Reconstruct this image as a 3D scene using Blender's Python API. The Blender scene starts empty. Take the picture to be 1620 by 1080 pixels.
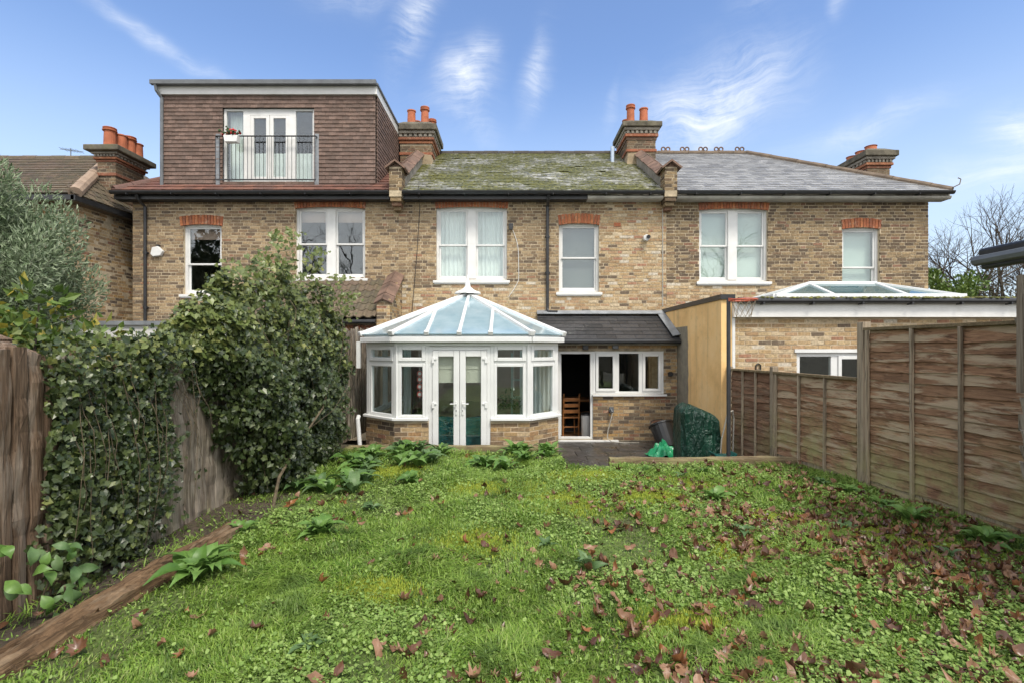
import bpy, math, random
import numpy as np
from mathutils import Matrix, Vector

random.seed(7)
rng = np.random.default_rng(7)
scene = bpy.context.scene
COL = scene.collection
R = math.radians

# ---------------------------------------------------------------- camera
cam_data = bpy.data.cameras.new('camera')
cam = bpy.data.objects.new('camera', cam_data)
COL.objects.link(cam)
cam.location = (0, 0, 1.6)
cam.rotation_euler = (R(90), 0, 0)
cam_data.sensor_width = 36
cam_data.lens = 17.78
cam_data.shift_y = 0.0062
cam_data.clip_start = 0.05
cam_data.clip_end = 3000
scene.camera = cam

# ---------------------------------------------------------------- sky, sun, exposure
SUN_EL, SUN_AZ = R(56), R(152)          # azimuth measured from +Y towards +X
SKY_STRENGTH = 0.15
world = bpy.data.worlds.new('World')
scene.world = world
world.use_nodes = True


class NT:
    """small helper to write node trees"""
    def __init__(self, tree):
        self.t = tree
        tree.nodes.clear()

    def n(self, kind, ins=None, **props):
        nd = self.t.nodes.new(kind)
        for k, v in props.items():
            setattr(nd, k, v)
        for k, v in (ins or {}).items():
            s = nd.inputs[k]
            if isinstance(v, bpy.types.NodeSocket):
                self.t.links.new(v, s)
            else:
                s.default_value = v
        return nd

    def math(self, op, a, b=0.0, c=0.0, clamp=False):
        nd = self.n('ShaderNodeMath', {0: a, 1: b, 2: c}, operation=op)
        nd.use_clamp = clamp
        return nd.outputs[0]

    def mix(self, f, a, b, mode='MIX'):
        nd = self.n('ShaderNodeMix', None, data_type='RGBA', blend_type=mode)
        for s, v in ((nd.inputs[0], f), (nd.inputs[6], a), (nd.inputs[7], b)):
            if isinstance(v, bpy.types.NodeSocket):
                self.t.links.new(v, s)
            else:
                s.default_value = v if not isinstance(v, tuple) or len(v) == 4 else (*v, 1)
        return nd.outputs[2]

    def ramp(self, f, stops, interp='LINEAR'):
        nd = self.n('ShaderNodeValToRGB', {0: f})
        cr = nd.color_ramp
        cr.interpolation = interp
        while len(cr.elements) > 1:
            cr.elements.remove(cr.elements[-1])
        for i, (p, c) in enumerate(stops):
            e = cr.elements[0] if i == 0 else cr.elements.new(p)
            e.position = p
            if not isinstance(c, (tuple, list)):
                c = (c, c, c)
            e.color = (*c[:3], 1)
        return nd.outputs[0]

    def noise(self, vec, scale, detail=4, rough=.55, dist=0.0, out=0):
        nd = self.n('ShaderNodeTexNoise', {'Vector': vec, 'Scale': scale, 'Detail': detail,
                                           'Roughness': rough, 'Distortion': dist})
        return nd.outputs[out]

    def mapping(self, vec, scale=(1, 1, 1), loc=(0, 0, 0), rot=(0, 0, 0)):
        return self.n('ShaderNodeMapping', {'Vector': vec, 'Location': loc, 'Rotation': rot, 'Scale': scale}).outputs[0]


w = NT(world.node_tree)
sky = w.n('ShaderNodeTexSky', sky_type='NISHITA', sun_disc=False)
sky.sun_elevation = SUN_EL
sky.sun_rotation = SUN_AZ
sky.altitude = 100
sky.air_density = 1.0
sky.dust_density = 0.6
sky.ozone_density = 2.0
skycol = w.n('ShaderNodeHueSaturation', {'Hue': .505, 'Saturation': 1.06, 'Value': .90, 'Color': sky.outputs[0]}).outputs[0]
dirv = w.n('ShaderNodeTexCoord').outputs['Generated']
sep = w.n('ShaderNodeSeparateXYZ', {0: dirv})
dx, dy, dz = sep.outputs
az = w.math('ARCTAN2', dx, dy)
el = w.math('ARCSINE', dz)
sph = w.n('ShaderNodeCombineXYZ', {0: az, 1: el, 2: 0.0}).outputs[0]
warp = w.n('ShaderNodeTexNoise', {'Vector': sph, 'Scale': 5.0, 'Detail': 3}).outputs['Color']
warped = w.n('ShaderNodeVectorMath', {0: sph, 1: w.n('ShaderNodeVectorMath', {0: warp, 'Scale': .12}, operation='SCALE').outputs[0]}, operation='ADD').outputs[0]
# cirrus wisps: (azimuth, elevation, length, width, tilt, strength)
WISPS = [(0.375, 0.425, .105, .060, 0.15, .95), (0.365, 0.355, .03, .07, -.2, .75), (0.42, 0.43, .09, .028, .35, .6),
         (-0.095, 0.480, .045, .050, -.35, .85), (-0.065, 0.52, .03, .035, 0, .7), (0.048, 0.50, .018, .06, -.35, .6), (-0.10, 0.42, .07, .018, -.5, .4),
         (-0.185, 0.585, .026, .07, -.3, .7), (-0.30, 0.60, .09, .03, 0.0, .3), (-0.60, 0.47, .13, .010, -.28, .4),
         (0.60, 0.335, .11, .018, .15, .35), (0.785, 0.285, .03, .035, .2, .8), (0.76, .235, .06, .022, 0, .6),
         (0.46, 0.56, .04, .02, .2, .3), (0.58, 0.53, .015, .04, -.2, .3), (0.20, .44, .012, .04, -.3, .2)]
acc = None
for (a0, e0, L, W, t, s) in WISPS:
    m = w.mapping(w.n('ShaderNodeVectorMath', {0: warped, 1: (a0 + .06, e0 + .06, .06)}, operation='SUBTRACT').outputs[0],
                  rot=(0, 0, -t))
    sc = w.n('ShaderNodeVectorMath', {0: m, 1: (1 / L, 1 / W, 0)}, operation='MULTIPLY').outputs[0]
    d2 = w.n('ShaderNodeVectorMath', {0: sc, 1: sc}, operation='DOT_PRODUCT').outputs['Value']
    g = w.math('MULTIPLY', w.math('POWER', 2.718, w.math('MULTIPLY', d2, -1.0)), s)
    acc = g if acc is None else w.math('MAXIMUM', acc, g)
fib = w.noise(w.mapping(warped, scale=(9, 95, 1), rot=(0, 0, -.8)), 1.0, 8, .7, .1)
blob = w.noise(w.mapping(warped, scale=(9, 12, 1)), 1.0, 8, .68, .2)
strk = w.ramp(w.math('ADD', w.math('MULTIPLY', fib, .42), w.math('MULTIPLY', blob, .58)), [(.38, 0.0), (.68, 1.0)])
wisp = w.math('MULTIPLY', acc, w.math('ADD', w.math('MULTIPLY', strk, 1.1), .08), clamp=True)
# thin veil that thickens overhead and behind the viewer (the light of the place is soft and neutral)
veil = w.noise(w.mapping(warped, scale=(3, 6, 1), rot=(0, 0, .4)), 1.0, 6, .6, .4)
behind = w.n('ShaderNodeMapRange', {0: dy, 1: .45, 2: -.15, 3: 0.0, 4: 1.0}, interpolation_type='SMOOTHSTEP').outputs[0]
veil_f = w.math('MULTIPLY', w.ramp(veil, [(.3, .45), (.7, 1.0)]), behind)
lowhaze = w.n('ShaderNodeMapRange', {0: dz, 1: .50, 2: .08, 3: 0.0, 4: .74}, interpolation_type='SMOOTHSTEP').outputs[0]
skyc = w.mix(lowhaze, skycol, (2.7, 3.2, 3.75, 1))
skyc = w.mix(wisp, skyc, (4.1, 4.25, 4.4, 1))
skyc = w.mix(veil_f, skyc, (7.3, 7.15, 6.9, 1))
bg = w.n('ShaderNodeBackground', {'Color': skyc, 'Strength': SKY_STRENGTH})
w.n('ShaderNodeOutputWorld', {0: bg.outputs[0]})

sun_data = bpy.data.lights.new('sun', 'SUN')
sun_data.energy = 2.0
sun_data.angle = R(14)
sun_data.color = (1.0, .93, .82)
sun = bpy.data.objects.new('sun', sun_data)
COL.objects.link(sun)
sdir = Vector((math.sin(SUN_AZ) * math.cos(SUN_EL), math.cos(SUN_AZ) * math.cos(SUN_EL), math.sin(SUN_EL)))
sun.rotation_euler = sdir.to_track_quat('Z', 'Y').to_euler()
sun.location = sdir * 50

vs = scene.view_settings
vs.view_transform = 'Standard'
vs.look = 'None'
vs.gamma = 1
vs.exposure = 0.9
vs.use_curve_mapping = False
scene.cycles.use_denoising = True
scene.cycles.max_bounces = 5
scene.cycles.diffuse_bounces = 3
scene.cycles.glossy_bounces = 3
scene.cycles.transparent_max_bounces = 10
scene.cycles.use_adaptive_sampling = True
scene.cycles.adaptive_threshold = 0.02
world.cycles.sampling_method = 'MANUAL'
world.cycles.sample_map_resolution = 256

# ---------------------------------------------------------------- helpers: objects
EMPTY_INV = {}


def tag(o, label=None, cat=None, group=None, kind=None):
    for k, v in (('label', label), ('category', cat), ('group', group), ('kind', kind)):
        if v:
            o[k] = v
    return o


def thing(name, loc, label, cat, group=None):
    o = bpy.data.objects.new(name, None)
    o.empty_display_size = .2
    o.location = loc
    COL.objects.link(o)
    EMPTY_INV[o.name] = Matrix.Translation(-Vector(loc))
    return tag(o, label, cat, group)


def link(name, me, parent=None, matrix=None):
    """matrix is in world space; meshes that parent others keep an identity world matrix"""
    o = bpy.data.objects.new(name, me)
    COL.objects.link(o)
    if matrix is not None:
        o.matrix_basis = matrix
    if parent is not None:
        o.parent = parent
        if parent.name in EMPTY_INV:
            o.matrix_parent_inverse = EMPTY_INV[parent.name]
    return o


def raw_mesh(name, verts, faces, mat=None, smooth=False):
    me = bpy.data.meshes.new(name)
    me.from_pydata([tuple(v) for v in verts], [], faces)
    if mat:
        me.materials.append(mat)
    if smooth:
        me.polygons.foreach_set('use_smooth', [True] * len(me.polygons))
    me.update()
    return me


class MB:
    """collects shapes, build() links them as one mesh object"""
    def __init__(self):
        self.v, self.f = [], []

    def add(self, verts, faces):
        o = len(self.v)
        self.v += [tuple(p) for p in verts]
        self.f += [tuple(i + o for i in fc) for fc in faces]
        return self

    def box(self, x0, x1, y0, y1, z0, z1):
        p = [(x, y, z) for x in (x0, x1) for y in (y0, y1) for z in (z0, z1)]
        return self.add(p, BOXF)

    def obox(self, M):
        return self.add([M @ Vector(p) for p in UNIT], BOXF)

    def beam(self, a, b, wd, ht, up=(0, 0, 1)):
        """bar of rectangular section from a to b"""
        return self.obox(beam_matrix(a, b, wd, ht, up))

    def prism(self, poly, axis, a, b):
        """2-D polygon extruded between a and b along axis ('x','y','z')"""
        n = len(poly)
        def put(p, t):
            return {'x': (t, p[0], p[1]), 'y': (p[0], t, p[1]), 'z': (p[0], p[1], t)}[axis]
        vs_ = [put(p, a) for p in poly] + [put(p, b) for p in poly]
        fs = [tuple(range(n)), tuple(range(2 * n - 1, n - 1, -1))]
        fs += [(i, i + n, (i + 1) % n + n, (i + 1) % n) for i in range(n)]
        return self.add(vs_, fs)

    def slab(self, pts, t):
        """planar polygon given by 3-D points, thickened along its normal"""
        P = [Vector(p) for p in pts]
        nrm = (P[1] - P[0]).cross(P[-1] - P[0]).normalized() * t
        n = len(P)
        fs = [tuple(range(n)), tuple(range(2 * n - 1, n - 1, -1))] + [(i, i + n, (i + 1) % n + n, (i + 1) % n) for i in range(n)]
        return self.add(P + [p + nrm for p in P], fs)

    def tube(self, pts, r, n=8, caps=True):
        pts = [Vector(p) for p in pts]
        rs = r if isinstance(r, (list, tuple)) else [r] * len(pts)
        ring0 = len(self.v)
        ref = None
        for i, p in enumerate(pts):
            d = (pts[min(i + 1, len(pts) - 1)] - pts[max(i - 1, 0)]).normalized()
            if ref is None:
                ref = d.orthogonal().normalized()
            ref = (ref - d * ref.dot(d)).normalized()
            s = d.cross(ref)
            for k in range(n):
                a = 2 * math.pi * k / n
                self.v.append(tuple(p + (ref * math.cos(a) + s * math.sin(a)) * rs[i]))
        for i in range(len(pts) - 1):
            for k in range(n):
                a, b = ring0 + i * n + k, ring0 + i * n + (k + 1) % n
                self.f.append((a, b, b + n, a + n))
        if caps:
            self.f.append(tuple(ring0 + k for k in range(n))[::-1])
            e = ring0 + (len(pts) - 1) * n
            self.f.append(tuple(e + k for k in range(n)))
        return self

    def lathe(self, c, prof, n=14):
        """profile [(radius, z)] turned about the vertical through c"""
        o = len(self.v)
        for (r, z) in prof:
            for k in range(n):
                a = 2 * math.pi * k / n
                self.v.append((c[0] + r * math.cos(a), c[1] + r * math.sin(a), c[2] + z))
        for i in range(len(prof) - 1):
            for k in range(n):
                a, b = o + i * n + k, o + i * n + (k + 1) % n
                self.f.append((a, b, b + n, a + n))
        self.f.append(tuple(o + k for k in range(n))[::-1])
        e = o + (len(prof) - 1) * n
        self.f.append(tuple(e + k for k in range(n)))
        return self

    def build(self, name, mat, parent=None, smooth=False, bevel=0, kind=None):
        me = raw_mesh(name, self.v, self.f, mat, smooth)
        o = link(name, me, parent)
        if bevel:
            md = o.modifiers.new('bevel', 'BEVEL')
            md.width = bevel
            md.segments = 2
            md.limit_method = 'ANGLE'
        if kind:
            o['kind'] = kind
        return o


BOXF = [(0, 1, 3, 2), (4, 6, 7, 5), (0, 4, 5, 1), (2, 3, 7, 6), (0, 2, 6, 4), (1, 5, 7, 3)]
UNIT = [(x, y, z) for x in (-.5, .5) for y in (-.5, .5) for z in (-.5, .5)]


def basis(c, X, Y, Z):
    M = Matrix.Identity(4)
    for i, a in enumerate((X, Y, Z)):
        for r_ in range(3):
            M[r_][i] = a[r_]
    for r_ in range(3):
        M[r_][3] = c[r_]
    return M


def beam_matrix(a, b, wd, ht, up=(0, 0, 1)):
    a, b = Vector(a), Vector(b)
    d = b - a
    L = d.length
    d.normalize()
    s = d.cross(Vector(up))
    if s.length < 1e-4:
        s = d.cross(Vector((0, 1, 0)))
    s.normalize()
    u = s.cross(d)
    return basis((a + b) / 2, d * L, s * wd, u * ht)


def joined(name, base_v, base_f, mats, mat, parent=None, smooth=False, kind='stuff'):
    """many copies of one small shape as one mesh (numpy)"""
    bv = np.asarray(base_v, float)
    A = np.asarray(mats, float).reshape(-1, 4, 4)
    n, k = len(A), len(bv)
    V = np.einsum('nij,kj->nki', A[:, :3, :3], bv) + A[:, None, :3, 3]
    return np_mesh(name, V.reshape(-1, 3), base_f, n, k, mat, parent, smooth, kind)


def np_mesh(name, V, base_f, n, k, mat, parent=None, smooth=False, kind='stuff'):
    me = bpy.data.meshes.new(name)
    lens = np.array([len(f) for f in base_f])
    flat = np.concatenate([np.array(f) for f in base_f])
    L = len(flat)
    loops = (flat[None, :] + (np.arange(n) * k)[:, None]).ravel()
    starts1 = np.concatenate([[0], np.cumsum(lens)[:-1]])
    starts = (starts1[None, :] + (np.arange(n) * L)[:, None]).ravel()
    me.vertices.add(len(V))
    me.vertices.foreach_set('co', np.ascontiguousarray(V, dtype=np.float32).ravel())
    me.loops.add(len(loops))
    me.loops.foreach_set('vertex_index', loops.astype(np.int32))
    me.polygons.add(len(starts))
    me.polygons.foreach_set('loop_start', starts.astype(np.int32))
    me.polygons.foreach_set('use_smooth', np.full(len(starts), bool(smooth)))
    me.update(calc_edges=True)
    me.validate()
    me.materials.append(mat)
    o = link(name, me, parent)
    if kind:
        o['kind'] = kind
    return o


def jitter_box(j, seed):
    r_ = random.Random(seed)
    return [tuple(c + r_.uniform(-j, j) * sc for c, sc in zip(p, (.35, 1, 1))) for p in UNIT]


def pieces(name, mats, mat, parent, limit=300, shape=None, faces=BOXF, rest=None, jit=.05, smooth=False):
    """the first `limit` matrices become objects sharing mesh data, the rest one mesh"""
    variants = []
    if shape is None:
        for s in range(4):
            variants.append(raw_mesh(name, jitter_box(jit, s), faces, mat))
        sh = UNIT
    else:
        variants = [raw_mesh(name, s, faces, mat, smooth) for s in shape]
        sh = shape[0]
    out = []
    for i, M in enumerate(mats[:limit]):
        o = link(name, variants[i % len(variants)], parent, Matrix(M) if not isinstance(M, Matrix) else M)
        out.append(o)
    more = mats[limit:]
    if more:
        joined(rest or name + 's', sh, faces, [np.array(m) for m in more], mat, parent, smooth)
    return out


# ---------------------------------------------------------------- helpers: materials
def material(name, fn, **kw):
    m = bpy.data.materials.new(name)
    m.use_nodes = True
    t = NT(m.node_tree)
    p = t.n('ShaderNodeBsdfPrincipled')
    out = t.n('ShaderNodeOutputMaterial', {0: p.outputs[0]})
    pos = t.n('ShaderNodeNewGeometry').outputs['Position']
    fn(t, p, out, pos)
    return m


def setp(t, p, **kw):
    for k, v in kw.items():
        k = k.replace('_', ' ')
        s = p.inputs[k]
        if isinstance(v, bpy.types.NodeSocket):
            t.t.links.new(v, s)
        else:
            s.default_value = (*v, 1) if isinstance(v, tuple) and len(v) == 3 and s.type == 'RGBA' else v


def bump(t, p, h, strength=.4, dist=.01):
    b = t.n('ShaderNodeBump', {'Height': h, 'Strength': strength, 'Distance': dist})
    t.t.links.new(b.outputs[0], p.inputs['Normal'])


def piece_random(t):
    a = t.n('ShaderNodeObjectInfo').outputs['Random']
    b = t.n('ShaderNodeNewGeometry').outputs['Random Per Island']
    return t.math('FRACT', t.math('ADD', t.math('MULTIPLY', a, 7.13), b))


def plain(name, col, rough=.5, var=.12, scale=6.0, bmp=.1, metal=0.0, dirt=None):
    def fn(t, p, o, pos):
        nz = t.noise(pos, scale, 6, .6)
        dark = tuple(c * (1 - var * 2) for c in col)
        lite = tuple(min(1, c * (1 + var)) for c in col)
        c = t.ramp(nz, [(.3, dark), (.7, lite)])
        if dirt:
            d = t.ramp(t.noise(pos, scale * .35, 8, .7, .5), [(.52, 0.0), (.72, 1.0)])
            c = t.mix(t.math('MULTIPLY', d, dirt[1]), c, dirt[0])
        setp(t, p, Base_Color=c, Roughness=rough, Metallic=metal)
        bump(t, p, t.noise(pos, scale * 8, 4), bmp, .004)
    return material(name, fn)


def brick_mat(name, stops, soot=.35, soot_scale=.9):
    def fn(t, p, o, pos):
        r_ = piece_random(t)
        c = t.ramp(r_, [(q, tuple(min(.72, (v * .88 + m_ * .12) * 1.08 + .010) for v, m_ in zip(cc, (.29, .205, .12)))) for (q, cc) in stops], 'CONSTANT')
        n1 = t.noise(pos, 28, 5, .65)
        c = t.mix(t.ramp(n1, [(.30, .6), (.62, 0.0)]), c, (.07, .052, .036))
        n3 = t.noise(pos, 13, 4, .6)
        c = t.mix(t.ramp(n3, [(.56, 0.0), (.75, .5)]), c, (.50, .42, .30))
        n2 = t.noise(pos, soot_scale, 6, .65, .3)
        c = t.mix(t.math('MULTIPLY', t.ramp(n2, [(.40, 0.0), (.68, 1.0)]), soot), c, (.055, .042, .032))
        c = t.n('ShaderNodeHueSaturation', {'Saturation': 1.0, 'Color': c}).outputs[0]
        setp(t, p, Base_Color=c, Roughness=.92)
        p.inputs['Specular IOR Level'].default_value = .2
        bump(t, p, t.noise(pos, 60, 6, .7), .5, .0015)
    return material(name, fn)


STOCK = [(0, (.29, .205, .115)), (.12, (.13, .092, .062)), (.20, (.40, .295, .17)), (.33, (.20, .14, .085)), (.45, (.34, .24, .135)),
         (.55, (.16, .112, .072)), (.62, (.44, .33, .195)), (.73, (.25, .165, .095)), (.83, (.10, .075, .055)), (.88, (.37, .265, .145)), (.97, (.32, .17, .10))]
STOCK_DARK = [(0, (.24, .17, .09)), (.15, (.10, .07, .045)), (.28, (.33, .235, .125)), (.40, (.15, .105, .065)), (.55, (.28, .195, .10)),
              (.67, (.08, .057, .04)), (.77, (.36, .26, .14)), (.88, (.19, .12, .068)), (.96, (.24, .12, .075))]
STOCK_LIGHT = [(0, (.45, .31, .16)), (.14, (.52, .39, .22)), (.28, (.36, .23, .12)), (.38, (.53, .42, .27)), (.50, (.43, .28, .16)),
               (.60, (.60, .49, .33)), (.70, (.42, .29, .15)), (.79, (.12, .09, .065)), (.83, (.60, .54, .44)), (.865, (.36, .18, .11)), (.92, (.50, .36, .2))]
STOCK_MIX = [(0, (.42, .28, .13)), (.16, (.22, .15, .085)), (.28, (.50, .36, .19)), (.42, (.13, .095, .065)), (.52, (.40, .24, .11)),
             (.62, (.30, .20, .11)), (.72, (.55, .42, .25)), (.82, (.085, .066, .052)), (.90, (.44, .27, .10)), (.96, (.28, .13, .08))]
M_brick = brick_mat('brick_stock', STOCK, .30)
M_brick_dark = brick_mat('brick_stock_sooty', STOCK_DARK, .35)
M_brick_sooty = brick_mat('brick_chimney_sooty', [(0, (.13, .09, .055)), (.3, (.08, .058, .04)), (.5, (.19, .13, .075)), (.75, (.06, .045, .034)), (.88, (.15, .08, .05))], .3, 2.5)
M_brick_light = brick_mat('brick_stock_pale', STOCK_LIGHT, .08)
M_brick_mix = brick_mat('brick_stock_mixed', STOCK_MIX, .25)
M_brick_red = brick_mat('brick_red', [(0, (.42, .12, .045)), (.3, (.36, .10, .04)), (.6, (.48, .16, .06)), (.85, (.30, .09, .045))], .12)
M_brick_sooty_red = brick_mat('brick_chimney_red', [(0, (.33, .10, .05)), (.35, (.24, .08, .045)), (.6, (.12, .07, .05)), (.8, (.36, .13, .06))], .35, 2.5)
M_mortar = plain('mortar', (.50, .41, .28), .95, .22, 7, .4, dirt=((.16, .13, .10), .7))
M_mortar_light = plain('mortar_pale', (.56, .46, .32), .95, .14, 7, .4)
M_mortar_dark = plain('mortar_dark', (.32, .27, .19), .95, .25, 7, .4)
M_white = plain('white_paint', (.68, .68, .66), .45, .05, 3, .05, dirt=((.40, .40, .34), .35))
M_upvc = plain('white_plastic', (.68, .69, .68), .3, .04, 2.5, .02, dirt=((.45, .45, .40), .3))
M_black = plain('black_plastic', (.022, .023, .025), .4, .2, 4, .05)
M_grey_metal = plain('grey_metal', (.12, .13, .14), .45, .15, 4, .05)
M_lead = plain('lead_flashing', (.25, .27, .29), .5, .2, 3, .2)
M_concrete = plain('weathered_cement', (.26, .235, .195), .95, .2, 3.5, .5, dirt=((.09, .085, .06), .6))
M_terra = plain('terracotta', (.42, .13, .06), .8, .16, 5, .2, dirt=((.14, .08, .055), .5))
M_terra_dark = plain('terracotta_coping', (.17, .105, .075), .85, .3, 4, .3, dirt=((.07, .06, .045), .7))
M_inner = plain('interior_plaster', (.16, .155, .145), .9, .05)
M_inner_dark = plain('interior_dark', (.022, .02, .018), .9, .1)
M_floor_in = plain('interior_floor', (.16, .085, .04), .5, .2, 3)
M_curtain = plain('net_curtain', (.85, .86, .83), .9, .03, 5)
M_blind = plain('roman_blind', (.66, .62, .52), .9, .05, 5)


def schlick(t):
    fc = t.n('ShaderNodeLayerWeight', {'Blend': .5}).outputs['Facing']
    return t.math('ADD', t.math('MULTIPLY', t.math('POWER', fc, 5.0), .95), .05)


def fn_glass(t, p, o, pos):
    t.t.nodes.remove(p)
    fr = schlick(t)
    wob = t.n('ShaderNodeBump', {'Height': t.noise(pos, 1.6, 2), 'Strength': .05, 'Distance': .05}).outputs[0]
    g = t.n('ShaderNodeBsdfGlossy', {'Color': (.95, .97, 1, 1), 'Roughness': .01, 'Normal': wob})
    tr = t.n('ShaderNodeBsdfTransparent', {'Color': (.90, .94, .93, 1)})
    f = t.math('ADD', t.math('MULTIPLY', fr, 1.3), .02, clamp=True)
    mx = t.n('ShaderNodeMixShader', {0: f, 1: tr.outputs[0], 2: g.outputs[0]})
    t.t.links.new(mx.outputs[0], o.inputs[0])


M_glass = material('window_glass', fn_glass)


def fn_roofglass(t, p, o, pos):
    t.t.nodes.remove(p)
    fr = schlick(t)
    g = t.n('ShaderNodeBsdfGlossy', {'Color': (1, 1, 1, 1), 'Roughness': .08})
    d = t.n('ShaderNodeBsdfDiffuse', {'Color': t.ramp(t.noise(pos, 2.5, 6, .65), [(.35, (.33, .47, .53)), (.65, (.50, .63, .68))])})
    tl = t.n('ShaderNodeBsdfTranslucent', {'Color': (.62, .76, .80, 1)})
    tr = t.n('ShaderNodeBsdfTransparent', {'Color': (.70, .82, .85, 1)})
    a = t.n('ShaderNodeMixShader', {0: .35, 1: d.outputs[0], 2: tl.outputs[0]})
    b = t.n('ShaderNodeMixShader', {0: .12, 1: a.outputs[0], 2: tr.outputs[0]})
    mx = t.n('ShaderNodeMixShader', {0: t.math('MULTIPLY', fr, 1.4, clamp=True), 1: b.outputs[0], 2: g.outputs[0]})
    t.t.links.new(mx.outputs[0], o.inputs[0])


M_roofglass = material('conservatory_roof_glazing', fn_roofglass)


def fn_lantern(t, p, o, pos):
    t.t.nodes.remove(p)
    g = t.n('ShaderNodeBsdfGlossy', {'Color': (1, 1, 1, 1), 'Roughness': .04})
    d = t.n('ShaderNodeBsdfDiffuse', {'Color': (.16, .26, .28, 1)})
    tr = t.n('ShaderNodeBsdfTransparent', {'Color': (.45, .62, .64, 1)})
    b = t.n('ShaderNodeMixShader', {0: .6, 1: d.outputs[0], 2: tr.outputs[0]})
    mx = t.n('ShaderNodeMixShader', {0: schlick(t), 1: b.outputs[0], 2: g.outputs[0]})
    t.t.links.new(mx.outputs[0], o.inputs[0])


M_lantern = material('lantern_glass', fn_lantern)


def slate_mat(name, cols, moss=0.0, rough=.5):
    def fn(t, p, o, pos):
        r_ = piece_random(t)
        c = t.ramp(r_, [(i / len(cols), cc) for i, cc in enumerate(cols)], 'CONSTANT')
        c = t.mix(t.ramp(t.noise(pos, 22, 5, .6), [(.35, .5), (.65, 0.0)]), c, tuple(x * .45 for x in cols[0]))
        if moss:
            big = t.noise(pos, 1.1, 3, .5)
            fine = t.noise(pos, 9, 6, .7)
            m = t.math('ADD', t.math('MULTIPLY', big, .7), fine)
            mk = t.ramp(m, [(.68, 0.0), (.88, 1.0)])
            mc = t.ramp(t.noise(pos, 14, 3), [(.35, (.05, .055, .016)), (.65, (.17, .165, .042))])
            c = t.mix(t.math('MULTIPLY', mk, moss), c, mc)
        setp(t, p, Base_Color=c, Roughness=t.ramp(t.noise(pos, 12, 4), [(.3, rough - .12), (.7, rough + .2)]))
        bump(t, p, t.noise(pos, 45, 5, .65), .35, .0015)
    return material(name, fn)


M_slate_moss = slate_mat('slate_mossy', [(.24, .24, .215), (.34, .335, .31), (.17, .17, .155), (.50, .50, .47), (.26, .265, .24), (.42, .42, .39)], 1.0, .45)
M_slate = slate_mat('slate_grey', [(.24, .24, .235), (.30, .30, .295), (.20, .20, .20), (.35, .35, .345), (.27, .27, .265)], 0.0, .42)
M_slate_black = slate_mat('slate_black', [(.030, .031, .034), (.04, .041, .045), (.024, .025, .028), (.05, .05, .053)], 0.0, .45)
M_tile_brown = slate_mat('tile_brown', [(.145, .095, .074), (.17, .112, .088), (.12, .08, .062), (.20, .132, .104), (.15, .098, .076)], 0.0, .75)
M_tile_red = slate_mat('tile_red_brown', [(.16, .07, .05), (.20, .09, .06), (.12, .06, .045)], 0.0, .6)
M_tile_old = slate_mat('tile_old_brown', [(.12, .09, .068), (.155, .112, .083), (.09, .07, .053), (.14, .095, .07)], .2, .8)


def wood_mat(name, c1, c2, c3, axis=0, patch=0.0, patch_col=(.42, .36, .28), algae=0.0, streak=14.0):
    """boards: grain stretched along the board's own axis, bare patches and green growth"""
    def fn(t, p, o, pos):
        r_ = piece_random(t)
        off = t.n('ShaderNodeCombineXYZ', {0: t.math('MULTIPLY', r_, 31.0), 1: t.math('MULTIPLY', r_, 17.0), 2: 0.0}).outputs[0]
        q = t.n('ShaderNodeVectorMath', {0: pos, 1: off}, operation='ADD').outputs[0]
        sc = [streak] * 3
        sc[axis] = streak * .07
        g = t.noise(t.mapping(q, scale=tuple(sc)), 1.0, 7, .62, .8)
        sf = [streak * 5] * 3
        sf[axis] = streak * .16
        g2 = t.noise(t.mapping(q, scale=tuple(sf)), 1.0, 5, .7, .3)
        sk = [streak * 1.6] * 3
        sk[axis] = streak * .05
        crack = t.ramp(t.noise(t.mapping(q, scale=tuple(sk)), 1.0, 3, .5, .6), [(.455, 0.0), (.49, 1.0), (.51, 1.0), (.545, 0.0)])
        g = t.math('ADD', t.math('MULTIPLY', g, .55), t.math('MULTIPLY', g2, .45))
        c = t.ramp(g, [(.33, c1), (.5, c2), (.66, c3)])
        c = t.mix(t.math('MULTIPLY', crack, .55), c, tuple(x * .3 for x in c1))
        g = t.math('SUBTRACT', g, t.math('MULTIPLY', crack, .35))
        c = t.mix(t.math('MULTIPLY', r_, .45), c, tuple(x * .5 for x in c2))
        if patch:
            sp = [9.5] * 3
            sp[axis] = 1.15
            k = t.ramp(t.noise(t.mapping(q, scale=tuple(sp)), 1.0, 7, .62, .35), [(.50, 0.0), (.585, 1.0)])
            c = t.mix(t.math('MULTIPLY', k, patch), c, t.mix(g2, tuple(x * .6 for x in patch_col), patch_col))
        if algae:
            zz = t.n('ShaderNodeSeparateXYZ', {0: pos}).outputs[2]
            low = t.n('ShaderNodeMapRange', {0: zz, 1: .85, 2: .1, 3: 0.0, 4: 1.0}).outputs[0]
            k = t.math('MULTIPLY', low, t.ramp(t.noise(pos, 3.2, 6, .65), [(.42, 0.0), (.62, 1.0)]))
            c = t.mix(t.math('MULTIPLY', k, algae), c, (.29, .28, .125))
        setp(t, p, Base_Color=c, Roughness=.85)
        p.inputs['Specular IOR Level'].default_value = .25
        bump(t, p, g, .6, .006)
    return material(name, fn)


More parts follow.
